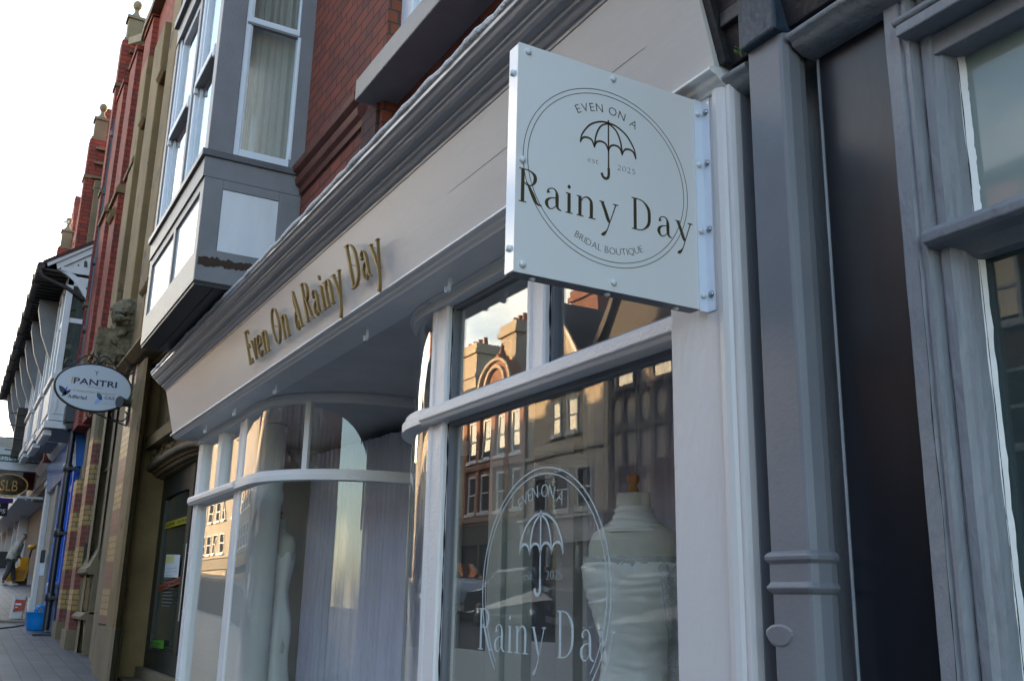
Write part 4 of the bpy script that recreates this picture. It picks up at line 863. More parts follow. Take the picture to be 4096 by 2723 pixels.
# things stuck on / behind the door glass
def quad_on(p4,Y,mat,name,th=.004):
    m=MB(); P=[at(px,py,Y=Y) for px,py in p4]; m.yprof([(p.x,p.z) for p in P],Y,Y+th); return m.build(name,mat)
c3=lambda x,y:(x*.5248,1900+y*.5248)
def ybuild(txtcol,base,p4,Y,label,name,cat,words):
    root=thing(name,label,cat,at(*p4[3],Y=Y)); m=MB(); P=[at(px,py,Y=Y) for px,py in p4]; m.yprof([(p.x,p.z) for p in P],Y,Y+.004); m.build('sheet',base,root)
    return root,P
MT['paper']=M('paper_white',(.55,.60,.62),.6,.03); MT['yel']=M('caution_yellow',(.36,.31,.01),.5,.05); MT['org']=M('orange_tape',(.28,.05,.01),.5,.05); MT['grn']=M('green_sticker',(.06,.24,.02),.5,.05); MT['dk']=M('black_print',(.012,.012,.012),.5,.05); MT['palep']=M('pale_yellow',(.55,.52,.20),.6,.05); MT['gp']=M('grey_print',(.25,.30,.33),.6,.05)
root,P=ybuild(0,'paper',[c3(1268,603),c3(1372,605),c3(1355,778),c3(1250,775)],DY-.035,'white printed notice with a yellow heading box on the arched door','door_notice','notice',0)
m=MB(); u0=P[0].x; u1=P[1].x; zt_=P[0].z; zb_=P[3].z
m.box(u0+.03,u0+.03+(u1-u0)*.6,DY-.0375,DY-.0355,zt_-.10,zt_-.02); m.build('heading','palep',root)
m=MB(); rnd=random.Random(2)
for k in range(12): m.box(u0+.06,u0+.06+(u1-u0-.12)*rnd.uniform(.6,1),DY-.0375,DY-.0355,zt_-.17-k*.038,zt_-.165-k*.038)
m.build('printed_lines','gp',root)
def tape(mat,pa,pb,wpx,word,lab,cnt):
    A_=at(*pa,Y=DY-.03); B_=at(*pb,Y=DY-.03); w_=wpx
    root=thing('warning_tape',lab,'tape',A_); m=MB(); m.yprof([(A_.x,A_.z),(B_.x,B_.z),(B_.x,B_.z+w_),(A_.x,A_.z+w_)],DY-.034,DY-.030); m.build('tape_strip',mat,root)
    sl=(B_.z-A_.z)/(B_.x-A_.x); m=MB(); f=lambda u,v,w:(A_.x+u,DY-.0345-w,A_.z+u*sl+v); Lx=B_.x-A_.x
    for k in range(cnt): text(m,word,f,.04+Lx/cnt*k,w_*.25,w_*.72,0,.002,.01,width=Lx/cnt*.82)
    m.build('lettering','dk',root)
tape('yel',c3(1257,410),c3(1440,358),.075,'CAUTION','yellow tape with black CAUTION lettering across the arched door glass',2)
tape('org',c3(1205,888),c3(1382,820),.075,'CAUTION','orange warning tape across the lower part of the arched door glass',2)
root,P=ybuild(0,'grn',[c3(1160,1255),c3(1247,1257),c3(1243,1322),c3(1157,1305)],DY-.035,'small bright green sticker at the bottom of the arched door glass','door_sticker','sticker',0)
m=MB(); 
for k in range(4): m.box(P[0].x+.02,P[0].x+.02+(P[1].x-P[0].x)*(.7-.1*(k%2)),DY-.0375,DY-.0355,P[0].z-.03-k*.03,P[0].z-.022-k*.03)
m.build('printed_lines','dk',root)
m=MB(); a=at(*c3(1235,640),Y=.9); b=at(*c3(1420,640),Y=.9); m.box(a.x-.6,b.x,.9,.93,zd+.45,zd+1.75); brd=m.build('notice_board','maroon'); tag(brd,'dark red board standing inside behind the arched door glass','board')
m=MB(); m.box(a.x-.3,b.x-.2,.895,.899,zd+.75,zd+1.45); o=m.build('board_panel','drk',brd)

# mullioned window left of the door pier
facets('window_jamb',[(440,-.05),(452,-.10),(462,-.10)],-.2,4.35,'stone2',bank,.5)
facets('window_jamb',[(382,-.14),(392,-.14),(399,-.06)],-.2,4.35,'stone2',bank,.5)
facets('mullion',[(418,.0),(421,-.05),(430,-.06),(436,-.03)],2.0,4.35,'stone2',bank,.2)
m=MB(); xa=X(395,0);xb=X(446,0); m.box(xa,xb,.06,.10,1.9,4.35); mw=m.build('window_glass','dwin',bank)
tz=at(430,1870,Y=-.05).z; m=MB(); m.xprof([(.1,tz-.05),(-.06,tz-.05),(-.07,tz-.02),(-.02,tz+.05),(.1,tz+.06)],xa,xb); m.box(xa,xb,-.04,.1,4.2,4.35); m.build('window_transom','stone',bank)
sz=at(410,2275,Y=-.1).z
m=MB(); m.xprof([(.3,sz+.42),(-.02,sz+.40),(-.16,sz+.06),(-.20,sz+.03),(-.20,sz-.03),(-.16,sz-.06),(.3,sz-.06)],xa,xb); m.box(xa,xb,-.09,.3,sz-.62,sz-.06); m.xprof([(.3,sz-.70),(-.19,sz-.70),(-.20,sz-.66),(-.14,sz-.60),(.3,sz-.58)],xa,xb); m.build('sloping_sill','stone2',bank)
m=MB()
for k in range(9):
    x=xa+.12+k*(xb-xa-.2)/8.5; m.lathe([(.018,sz-.58),(.035,sz-.50),(.018,sz-.42),(.03,sz-.3),(.02,sz-.2),(.035,sz-.1)],(x,-.11,0),8)
m.build('baluster_row','stone',bank)
# basement arch
m=MB(); zb_=gz(-16); ar=[((xa+xb)/2+.75*math.cos(R_(t)),zb_+.0+.62*math.sin(R_(t))) for t in range(0,181,12)]
for (x1,z1_),(x2,z2_) in zip(ar[:-1],ar[1:]): m.yprof([(x1,z1_),(x2,z2_),(x2,sz-.70),(x1,sz-.70)],-.12,.1)
m.box(xa,(xa+xb)/2-.75,-.12,.1,-.2,sz-.70); m.box((xa+xb)/2+.75,xb,-.12,.1,-.2,sz-.7); bw=m.build('basement_arch','stone2',bank)
m=MB(); m.box(xa,xb,.05,.06,-.2,sz-.7); m.build('basement_pane','dwin',bw)
# banded piers further along
def pier(pl,pr,yf,yb,zb,zt,nm='banded_pier'):
    x1=X(pr,yf); x0=x1-.62; b=gz(x1); m=MB(); m.plan([(x0,.3),(x0,yf+.06),(x0+.06,yf),(x1-.06,yf),(x1,yf+.06),(x1,yb),(x1,.3)],b+zb,zt); p=m.build(nm,'band',bank)
    m=MB(); m.box(x0-.03,x1+.03,yf-.03,.3,b-.2,b+zb); m.build('pier_base','stone2',p); return p
pier(345,349,-.22,.0,.28,3.95); m=MB(); x1=X(349,-.22)
m.plan([(x1-.62,.3),(x1-.62,-.17),(x1-.56,-.22),(x1-.06,-.22),(x1,-.17),(x1+.005,.3)],3.95,4.4); m.build('pier_cap','stone2',bank)
xq=X(307,-.20); pier(300,307,-.20,.0,.28,3.45)
m=MB(); m.box(xq-.62,X(343,.05),.0,.3,-.2,4.4); m.box(xq-.1,X(343,.0),-.10,.1,3.45,4.4); m.build('recessed_wall','stone2',bank)
m=MB(); x1=X(349,-.22)+.006; m.box(x1,x1+.01,-.15,-.03,at(312,2220,Y=-.2).z-.25,at(312,2200,Y=-.2).z+.1); m.build('brass_plate','iron',bank)
m=MB(); m.box(-20.1,-10.12,-.06,.4,4.35,4.45); m.build('stone_string','stone',bank)
# upper facade: brick and stone vertical strips, read off at one height
XU=lambda px,Y:at(px,700,Y=Y).x
def ustrip(name,pl,pr,Y,z0,z1,mat,back=.3,parent=bank):
    m=MB(); m.box(XU(pl,Y),XU(pr,Y),Y,back,z0,z1); return m.build(name,mat,parent,bevel=.015 if 'stone' in str(mat) else 0)
m=MB(); zc0=at(554,182,Y=-.12).z-.05; m.box(-20.4,-10.12,-.10,.4,4.45,zc0); m.box(-20.4,-14.3,.4,9,-.2,zc0-.1); m.box(-14.3,-10.12,.4,9,4.45,zc0-.1); m.build('brick_wall','rbrick',bank)
for pl,pr,Xp in((448,478,-19.2),(484,510,-18.1),(533,552,-16.6)):
    ya=at(pl,700,X=Xp).y; m=MB(); zt2=at(pl+62,{-19.2:335,-18.1:200,-16.6:60}[Xp],X=Xp).z; m.box(Xp-.9,Xp,ya,-.09,4.45,zt2); m.box(Xp-.93,Xp+.03,ya-.03,-.09,zt2,zt2+.1); pr_=m.build('brick_pier','rbrick',bank)
    for zz in(5.6,8.6): m=MB(); m.xprof([(-.09,zz),(ya-.05,zz),(ya-.06,zz+.05),(ya-.02,zz+.16),(-.09,zz+.18)],Xp-.93,Xp+.04); m.build('stone_offset','stone',pr_)
ustrip('stone_rib',512,530,-.22,4.45,10.6,'stone'); ustrip('stone_rib',554,584,-.24,4.45,10.2,'stone'); ustrip('stone_jamb',612,640,-.22,4.45,12.6,'stone'); ustrip('stone_jamb',640,662,-.16,4.45,12.6,'stone2')
m=MB(); xl,xr_=XU(586,-.1),XU(611,-.1); m.box(xl,xr_,-.115,-.10,5.6,7.8); ow=m.build('tall_window','dwin',bank); m=MB(); m.box(xl,xr_,-.13,-.1,7.95,9.6); m.box(xl,xr_,-.13,-.1,4.5,5.3); m.build('lit_brick_panel','pinkp',bank)  # pink panels carry the look of lit brick in their colour
for px,py,yy in((663,281,-.2),(587,468,-.22),(455,860,-.25),(600,1145,-.2)):
    p=at(px,py,Y=yy); m=MB(); m.xprof([(.0,p.z-.05),(yy-.02,p.z-.05),(yy-.07,p.z+.0),(yy-.08,p.z+.03),(yy-.06,p.z+.05),(yy-.02,p.z+.14),(.0,p.z+.15)],p.x-.42,p.x+.06); m.build('weathered_offset','stone',bank,bevel=.015)
# curved gable coping rising to the right
m=MB(); cp=[at(px,py,Y=-.22) for px,py in((575,10),(560,40),(527,145),(498,215),(455,190))]
cp=[(-20.3,9.6),(-20.0,9.75),(-19.4,9.9),(-18.6,10.1),(-17.8,10.6),(-17.0,11.5),(-16.3,12.6),(-15.6,13.6),(-14.2,14.6),(-12.8,14.9)]
top=[at(px,py,Y=-.2) for px,py in((440,335),(455,300),(480,262),(505,205),(520,150),(560,60),(600,-40))]
# gable wall above the main wall
m=MB()
cz=[(q.x,q.z) for q in [at(px,py,Y=-.12) for px,py in((540,186),(560,181),(594,172),(610,118),(634,64),(657,2),(676,-60),(692,-120))]]; cz+=[(-10.2,cz[-1][1]),(-10.2,zc0-.5),(cz[0][0],zc0-.5)]
m.yprof(cz,-.12,.3); m.build('gable_wall','rbrick',bank)
m=MB()
for (x1,z1_),(x2,z2_) in zip(cz[:7],cz[1:8]): m.yprof([(x1,z1_),(x2,z2_),(x2,z2_+.16),(x1,z1_+.16)],-.26,.34)
m.build('gable_coping','stone2',bank)
def finial(mb,x,y,z,s=1.0,h=1.0):
    n0=len(mb.v)
    mb.box(x-.26*s,x+.26*s,y-.26*s,y+.26*s,z,z+.10*s); mb.box(x-.20*s,x+.20*s,y-.20*s,y+.20*s,z+.10*s,z+.85*s); mb.box(x-.25*s,x+.25*s,y-.25*s,y+.25*s,z+.85*s,z+.95*s)
    mb.lathe([(.25*s,z+.95*s),(.20*s,z+1.05*s),(.10*s,z+1.18*s),(.07*s,z+1.30*s),(.10*s,z+1.32*s)],(x,y,0),12)
    mb.ball((x,y,z+1.48*s),.17*s,14,10)
    for i in range(n0,len(mb.v)):
        v=mb.v[i]; k=h if v[2]<z+1.0*s else .85; mb.v[i]=(x+(v[0]-x)*k,y+(v[1]-y)*k,v[2])
def turret(parent,pxb,pyb,Y,s,mat='rbrick',z0=4.5,wd=.20):
    b=at(pxb,pyb,Y=Y); m=MB(); m.box(b.x-wd*2,b.x,Y,Y+.46,z0,b.z); t=m.build('turret',mat,parent)
    m=MB(); finial(m,b.x-wd,Y+.22,b.z,s,1.1); m.build('ball_finial','stone2',t)
    for k in range(3): m=MB(); m.box(b.x,b.x+.10,Y+.16,Y+.46,b.z-.30-k*.40,b.z-.24-k*.40); m.build('stone_step','stone2',t)
    for k in range(3): m=MB(); m.box(b.x-wd*2-.03,b.x+.03,Y-.03,Y+.47,b.z-1.1-k*2.4,b.z-1.02-k*2.4); m.build('stone_band','stone2',t)
    return b
t1=turret(bank,491,158,-.36,.66,wd=.17)
m=MB(); p=at(573,118,Y=-.12); finial(m,p.x,.06,p.z-.62,.42); p=at(541,300,Y=-.12); finial(m,p.x,.06,p.z-.62,.42); m.build('ball_finial','stone2',bank)
def archhole(mb,y0,y1,cx,hw,zs,zc,ztop):
    ar=[(cx+hw*math.sin(R_(-90+9*i)),zs+(zc-zs)*math.cos(R_(-90+9*i))**.7) for i in range(21)]
    for (xa,za),(xb,zb) in zip(ar[:-1],ar[1:]): mb.yprof([(xa,za),(xb,zb),(xb,ztop),(xa,ztop)],y0,y1)
hw_=(gxr-gxl)/2; m=MB(); a1=at(663,1968,Y=DY); a2=at(716,1914,Y=DY); archhole(m,DY-.031,DY-.001,(gxl+gxr)/2,hw_,a1.z-.12,AZC-.36,AZC-.335); m.build('door_head','green',gd)
# wall lamp boxes
p=at(488,482,X=-20.0); m=MB(); m.box(p.x-.02,p.x+.07,p.y-.07,p.y+.07,p.z-.13,p.z+.13); fl=m.build('flood_lamp','iron',bevel=.02); tag(fl,'black box floodlight on the tall brick turret nearest the street corner','floodlight','floodlights on the brick towers')
m=MB(); m.box(p.x-.05,p.x-.021,p.y-.06,p.y+.06,p.z-.11,p.z+.11); m.build('lamp_glass','sash',fl)

# ---- further red brick building rising behind the white gallery
far=thing('red_brick_hall','tall red brick hall with stone ball finials rising behind the white timber gallery','building',(-28,0,gz(-28)))
m=MB(); m.box(-34,-20.42,.02,9,4.7,12.6); m.build('brick_wall','rbrick',far)
for a,b in((362,552),(232,988)): turret(far,a,b,-.36,.68,wd=.20)
m=MB(); x0=X(440,0)
for k in range(6):
    x=-22.2-k*3.6; m.box(x-.5,x+.5,-.03,.02,8.6,11.4); 
tw=m.build('tall_window','dwin',far)
for k in range(6):
    m=MB(); x=-22.2-k*3.6; m.box(x-.62,x+.62,-.13,.02,8.45,8.6); m.box(x-.62,x+.62,-.13,.02,11.4,11.6); m.box(x+.5,x+.6,-.12,.02,8.6,11.4); m.build('window_surround','stone2',far)
m=MB()
for k in range(7): 
    x=-23.9-k*3.6
    for j in range(5): m.box(x-1.2+j*.24,x+1.2-j*.24,.02,.4,12.6+j*.4,13.0+j*.4)
m.build('stepped_gable','rbrick',far)
p=at(337,869,X=-27.5); m=MB(); m.box(p.x,p.x+.08,p.y-.06,p.y+.08,p.z-.18,p.z+.18); fl=m.build('flood_lamp','iron',bevel=.02); tag(fl,'smaller floodlight with a white face on the further brick turret','floodlight','floodlights on the brick towers')
m=MB(); m.box(p.x+.02,p.x+.085,p.y-.085,p.y-.061,p.z-.15,p.z+.15); m.build('lamp_glass','sash',fl)
# seagull standing on a finial
s0=at(265,888,X=-33.0)
m=MB(); m.ball((s0.x,s0.y,s0.z),.042,12,8,1.0,1.9,.9); m.ball((s0.x,s0.y+.075,s0.z+.035),.026,10,7); m.lathe([(.030,0),(.016,-.08),(.002,-.13)],(s0.x,s0.y-.05,s0.z),8,axis='y'); m.lathe([(.006,0),(.001,.03)],(s0.x,s0.y+.097,s0.z+.03),6,axis='y'); m.tube([(s0.x,s0.y,s0.z-.03),(s0.x,s0.y,s0.z-.10)],.005,5)
tag(m.build('seagull',M('gull_feathers',(.55,.56,.58),.8,.1)),'white and grey seagull perched on the farthest stone ball finial','bird')

# ---- black downpipe at the corner
p=thing('drainpipe','long black downpipe running down the corner between the brick building and the blue shop','drainpipe',(-20.15,-.27,gz(-20.15)))
m=MB(); m.tube([(-20.2,-.27,gz(-20)+.05),(-20.2,-.27,11.0),(-20.2,-.05,11.4)],.06,10); m.build('pipe','bpipe',p)
for z in(1.35,2.5,3.7,5.0,6.4,7.8,9.3,10.6): m=MB(); m.lathe([(.075,z),(.085,z+.02),(.085,z+.13),(.075,z+.15)],(-20.2,-.27,0),12); m.box(-20.31,-20.09,-.27,-.1,z+.04,z+.10); m.build('pipe_collar','bpipe',p)
m=MB(); m.box(-20.36,-20.04,-.46,-.14,4.62,4.95); m.box(-20.32,-20.08,-.40,-.16,4.5,4.62); m.build('hopper_box','bpipe',p,bevel=.01)

# ---- gargoyle: crouching beast holding a shield
st=[]
def blob(mb,px,py,r,X_,sx=1,sy=1,sz=1,n=12): 
    q=at(px,py,X=X_); mb.ball((q.x,q.y,q.z),r,n,8,sx,sy,sz); return q
G=MB(); GX=-14.3
g3=lambda x,y:(380+x*.2105,1150+y*.2105)
blob(G,*g3(600,520),.20,GX+.1,1,1.05,1.15); blob(G,*g3(520,500),.12,GX+.2); blob(G,*g3(470,600),.085,GX+.28,1.2,1,.8); blob(G,*g3(560,690),.10,GX+.22,1,1.2,.5); blob(G,*g3(455,425),.09,GX+.05,1,1.4,.6); blob(G,*g3(560,430),.12,GX+.12,1,1.3,.5)
blob(G,*g3(620,790),.17,GX+.1,1,1.2,.8); blob(G,*g3(700,940),.21,GX,1,1.1,1.2); blob(G,*g3(600,1080),.22,GX+.05,1,1.1,1.2); blob(G,*g3(500,1240),.17,GX+.05,1,1.2,1.1); blob(G,*g3(560,1370),.12,GX); blob(G,*g3(800,640),.16,GX,1,.9,1.4); blob(G,*g3(850,500),.16,GX-.08,.6,1.0,1.5); blob(G,*g3(900,700),.15,GX-.1,.6,.9,1.6)
pa=[at(*g3(*q),X=GX+.18) for q in((560,800),(430,940),(330,1050))]; G.tube([tuple(q) for q in pa],[.09,.075,.06],10)
pa=[at(*g3(*q),X=GX+.12) for q in((660,1000),(470,1250),(250,1330))]; G.tube([tuple(q) for q in pa],[.08,.07,.06],10)
c=at(*g3(230,1100),X=GX+.15); G.box(c.x-.05,c.x+.05,c.y-.15,c.y+.13,c.z-.26,c.z+.24); blob(G,*g3(545,590),.035,GX+.33,1,2.2,.5); blob(G,*g3(440,590),.045,GX+.38); blob(G,*g3(590,470),.05,GX+.28,1,2,.5); blob(G,*g3(490,470),.045,GX+.30,1,2,.5); [blob(G,*g3(730+22*k,600+38*k),.07,GX+.12,.7,.9,.35) for k in range(5)]; [blob(G,*g3(560-30*k,850+15*k),.04,GX+.27,.7,.9,.8) for k in range(4)]; [blob(G,*g3(640-10*k,980+60*k),.06,GX+.22,.6,1.6,.3) for k in range(6)]
gg=G.build('stone_gargoyle',M('lichen_stone',(.13,.105,.062),.9,.5,9,1.0,30,spots=(14,.58,(.045,.035,.02))))
q_=gg.modifiers.new('remesh','REMESH'); q_.mode='VOXEL'; q_.voxel_size=.015; q_.use_smooth_shade=True
tx=bpy.data.textures.new('chisel','CLOUDS'); tx.noise_scale=.09; q_=gg.modifiers.new('disp','DISPLACE'); q_.texture=tx; q_.strength=.045; q_.mid_level=.5; tx2_=bpy.data.textures.new('pits','CLOUDS'); tx2_.noise_scale=.03; q_=gg.modifiers.new('disp2','DISPLACE'); q_.texture=tx2_; q_.strength=.03; q_.mid_level=.5
tag(gg,'carved stone beast crouching on the brick building above the oval sign, holding a shield','sculpture')
E=MB(); 
for x_,y_ in((555,500),(480,505)): q=at(*g3(x_,y_),X=GX+.32); E.ball((q.x,q.y,q.z),.028,10,7)
E.build('eye','iron',gg)
m=MB(); pa=[at(px,py,Y=-.28) for px,py in((478,1490),(560,1380))]; m.xprof([(0,pa[0].z-.1),(-.25,pa[0].z-.08),(-.36,pa[0].z),(-.34,pa[0].z+.07),(-.2,pa[0].z+.12),(0,pa[0].z+.14)],pa[0].x-1.2,pa[0].x+2.2); m.build('carved_corbel_course','stone',bank,bevel=.01)

# ---- oval hanging sign
OX=-13.4
osn=thing('hanging_sign','white oval hanging sign reading Y PANTRI on a black scrolled iron bracket','sign',(OX,-.25,3.6))
L0=at(222,1541,X=OX); R0=at(523,1560,X=OX); T0=at(372,1459,X=OX); B0=at(392,1643,X=OX)
ocy=(L0.y+R0.y)/2; ocz=(T0.z+B0.z)/2; ory=(R0.y-L0.y)/2; orz=(T0.z-B0.z)/2
def disc(mb,cy,cz,ry,rz,x0,x1,n=64):
    v=[(x0,cy+ry*math.cos(2*math.pi*i/n),cz+rz*math.sin(2*math.pi*i/n)) for i in range(n)]+[(x1,cy+ry*math.cos(2*math.pi*i/n),cz+rz*math.sin(2*math.pi*i/n)) for i in range(n)]
    mb.add(v,[tuple(range(n-1,-1,-1)),tuple(range(n,2*n))]+[(i,(i+1)%n,n+(i+1)%n,n+i) for i in range(n)])
m=MB(); disc(m,ocy,ocz,ory,orz,OX-.03,OX); m.build('sign_board',M('oval_white_board',(.42,.46,.52),.3,.02),osn)
of=lambda u,v,w:(OX+w,ocy+u*ory,ocz+v*orz)
def tx2(txt,u,v,hgt,wid,mat,off=0,al='c'):
    m=MB(); f=lambda a,b,c:(OX+c,ocy+a,ocz+b); text(m,txt,f,u*ory,v*orz,hgt*orz/.73,0.0005,.003,off,width=wid*ory,align=al); m.build('lettering',mat,osn)
tx2('Y',.03,.56,.20,.11,'navy'); tx2('PANTRI',.03,.10,.27,1.16,'navy',.02); tx2('ST GILES CYMRU - BAE COLWYN',.03,-.24,.075,1.12,'och'); tx2('Adferiad',-.40,-.56,.17,.50,'navy',.01); tx2('CAIS',.46,-.46,.15,.27,'navy',.0)
m=MB(); m.add([of(-.17,.0,.002),of(.22,.0,.002),of(.22,.012,.002),of(-.17,.012,.002)],[(0,1,2,3)]); m.build('rule_line','navy',osn)
m=MB(); m.add([of(-.61,.10,.0035),of(-.58,.10,.0035),of(-.58,.37,.0035),of(-.61,.37,.0035)],[(0,1,2,3)]); m.build('ochre_bar','och',osn)
def leaf(cu,cv,l,w_,ang,mat):
    m=MB(); pts=[]
    for t in range(17):
        a=2*math.pi*t/16; x=l*math.cos(a); y=w_*math.sin(a)*(1-abs(math.cos(a))**3*.8); c,s_=math.cos(ang),math.sin(ang); pts.append((OX+.003,ocy+cu*ory+x*c-y*s_,ocz+cv*orz+x*s_+y*c))
    m.add(pts[:-1],[tuple(range(16))]); m.build('leaf_emblem',mat,osn)
leaf(-.80,-.26,.075,.032,-.85,'navy'); leaf(-.70,-.36,.07,.022,.75,'navy'); leaf(-.715,-.20,.035,.012,1.3,'blue'); leaf(.18,-.36,.055,.028,-.95,M('teal_leaf',(.01,.08,.15),.5,.02)); leaf(.15,-.56,.055,.025,.85,M('pale_blue_leaf',(.22,.33,.62),.5,.02))
m=MB()
for k in range(2): m.add([of(.27,-.60-k*.08,.002),of(.63,-.60-k*.08,.002),of(.63,-.585-k*.08,.002),of(.27,-.585-k*.08,.002)],[(0,1,2,3)])
m.build('small_print','gp',osn)
m=MB(); rr=[(OX-.015,ocy+(ory+.012)*math.cos(R_(t)),ocz+(orz+.012)*math.sin(R_(t))) for t in range(0,361,6)]; m.tube(rr,.014,6,caps=False)
s_=lambda pts:[tuple(at(230+x*.1722,1450+y*.1722,X=OX-.015)) for x,y in pts]
z4=lambda pts:[tuple(at(x*.4464,1300+y*.4464,X=OX-.015)) for x,y in pts]
cur=lambda P,r=.010:m.tube([tuple(q) for q in crv(P,6)],r,6)
cur(z4([(1212,280),(1200,420),(1165,700),(1130,905)]),.016)
cur(z4([(600,365),(660,350),(740,290),(810,268),(860,290),(885,330)])); cur(z4([(885,330),(905,285),(960,285),(1010,340),(1070,415)]))
cur(z4([(640,330),(635,308),(600,308),(585,335),(600,360),(640,368)])); cur(z4([(870,310),(875,340),(850,350),(820,345),(808,325),(820,315)])); cur(z4([(890,330),(900,352),(925,355),(942,335),(925,322)]))
cur(z4([(1078,420),(1120,450),(1170,440),(1200,400),(1170,370),(1140,385),(1145,412),(1170,408)])); cur(z4([(800,765),(860,790),(960,835),(1060,875),(1130,900)])); cur(z4([(780,770),(775,810),(800,825),(820,800),(808,785)])); cur(z4([(1015,780),(1000,800),(1015,840),(1060,860),(1110,850),(1140,810),(1125,770)]))
cur(z4([(885,300),(882,235)]),.012); cur(z4([(862,250),(903,258)]),.010)
m.build('scroll_bracket','iron',osn)
m=MB(); a=at(*[v for v in (1072*.4464,1300+690*.4464)],X=OX+.02); q0=at(1070*.4464,1300+685*.4464,X=OX+.12); q1=at(1155*.4464,1300+700*.4464,X=OX+.03); m.tube([tuple(q0),tuple(q0.lerp(q1,.25)),tuple(q0.lerp(q1,.5)),tuple(q1)],[.075,.062,.05,.052],12); m.build('sign_spotlight',M('spot_grey',(.05,.055,.06),.5,.1),osn)
p=at(540,1433,X=OX-.05); m=MB(); m.box(p.x-.05,p.x+.05,p.y-.035,p.y+.035,p.z-.065,p.z+.065); m.tube([(p.x,p.y,p.z-.06),(p.x,p.y-.01,p.z-.22)],.008,5); tag(m.build('security_camera','iron',bevel=.01),'small black camera box on the stone wall above the oval sign bracket','camera')

# ================================================================== WHITE TIMBER GALLERY
GXX=-20.35
wg=thing('timber_gallery_building','white timbered building with arched gable bracket, projecting bay windows and a dark overhanging eave','building',(-28,0,gz(-28)))
gp=lambda x,y,Xo=0:at(x*.3826,700+y*.3826,X=GXX+Xo)
def gpoly(mb,pts,x0=0,x1=-.10):
    P=[gp(*p) for p in pts]; mb.prism([(q.y,q.z) for q in P],lambda u,v,w:(w,u,v),GXX+x0,GXX+x1)
ey,ez=gp(450,900).y,gp(450,900).z; ay,az=gp(1110,640).y,gp(1110,640).z
m=MB(); m.xprof([(ey,ez),(ay,az),(ay+.4,az+.28),(ay+.4,az+.1),(ay,az-.08),(ey,ez-.08)],-36,GXX+.06); m.build('tiled_roof','tiles',wg)
m=MB(); P=[gp(*p) for p in((485,910),(1115,648),(1105,700),(500,960))]; m.prism([(q.y,q.z) for q in P],lambda u,v,w:(w,u,v),GXX,GXX+.05); m.build('barge_board','wgal',wg,bevel=.006)
m=MB(); gpoly(m,[(590,925),(1105,708),(1090,770),(670,955),(600,985)],.02,-.08); gpoly(m,[(1050,765),(1100,715),(1000,1480),(960,1480)],.025,-.08); gpoly(m,[(640,960),(1050,1010),(1022,1070),(765,1030),(640,1010)],.03,-.08)
# solid panel behind; lancets laid on as dark plates for shaded openings
gpoly(m,[(690,950),(1055,790),(1035,1010),(640,965)],-.02,-.06)
m.build('gable_frame','wgal',wg,bevel=.006)
m=MB()
for x,y0,y1,w_ in((820,928,950,9),(897,893,962,18),(983,852,972,20)):
    P=[(x-w_,y1),(x-w_,y0+20),(x-w_*.6,y0+6),(x,y0-2),(x+w_*.6,y0+6),(x+w_,y0+20),(x+w_,y1)]; gpoly(m,P,-.012,-.018)
m.build('dark_lancet','drk',wg)  # dark colour stands in for shade inside the lancets
m=MB(); oc=crv([(600,985),(700,1050),(800,1150),(880,1280),(930,1400),(950,1485)],6); ic=crv([(985,1485),(975,1400),(940,1290),(890,1180),(830,1090),(765,1035)],6)
P=[gp(*p) for p in oc]; Q=[gp(*p) for p in reversed(ic)]; n=min(len(P),len(Q)); rows=[]
for a,b in zip(P[:n],Q[:n]): rows.append([(GXX+.03,a.y,a.z),(GXX-.06,a.y,a.z),(GXX-.06,b.y,b.z),(GXX+.03,b.y,b.z)])
m.strip(rows,False,True); m.build('curved_brace','wgal',wg)
# eave underside, gutter, side brackets
wy=gp(740,1200).y
m=MB(); m.box(-36,GXX-.02,ey+.02,.0,ez-.16,ez-.12)
for k in range(60): x=GXX-.15-k*.25; m.box(x-.02,x+.02,ey+.03,wy,ez-.19,ez-.161)
m.build('eave_soffit','gutter',wg)
m=MB(); m.tube([(x,ey-.02,ez-.10+.0*x) for x in(GXX+.05,-25,-30,-36)],.075,8)
for k in range(10): m.box(GXX-1-k*1.6-.03,GXX-1-k*1.6+.03,ey-.11,ey+.05,ez-.2,ez-.0)
m.build('gutter','gutter',wg)
m=MB(); m.tube([tuple(gp(425,985)),tuple(gp(440,1050)),tuple(gp(500,1090)),tuple(gp(700,1180)),tuple(gp(880,1300,.0))],.045,8); m.build('swan_neck_pipe','gutter',wg)
for k in range(7):
    m=MB(); x=GXX-2.2-k*2.0; m.xprof([(wy,ez-1.5),(wy-.06,ez-1.5),(wy-.30,ez-.95),(ey+.14,ez-.42),(ey+.14,ez-.2),(wy,ez-.2)],x-.08,x+.08); m.build('eave_bracket','bayg',wg)
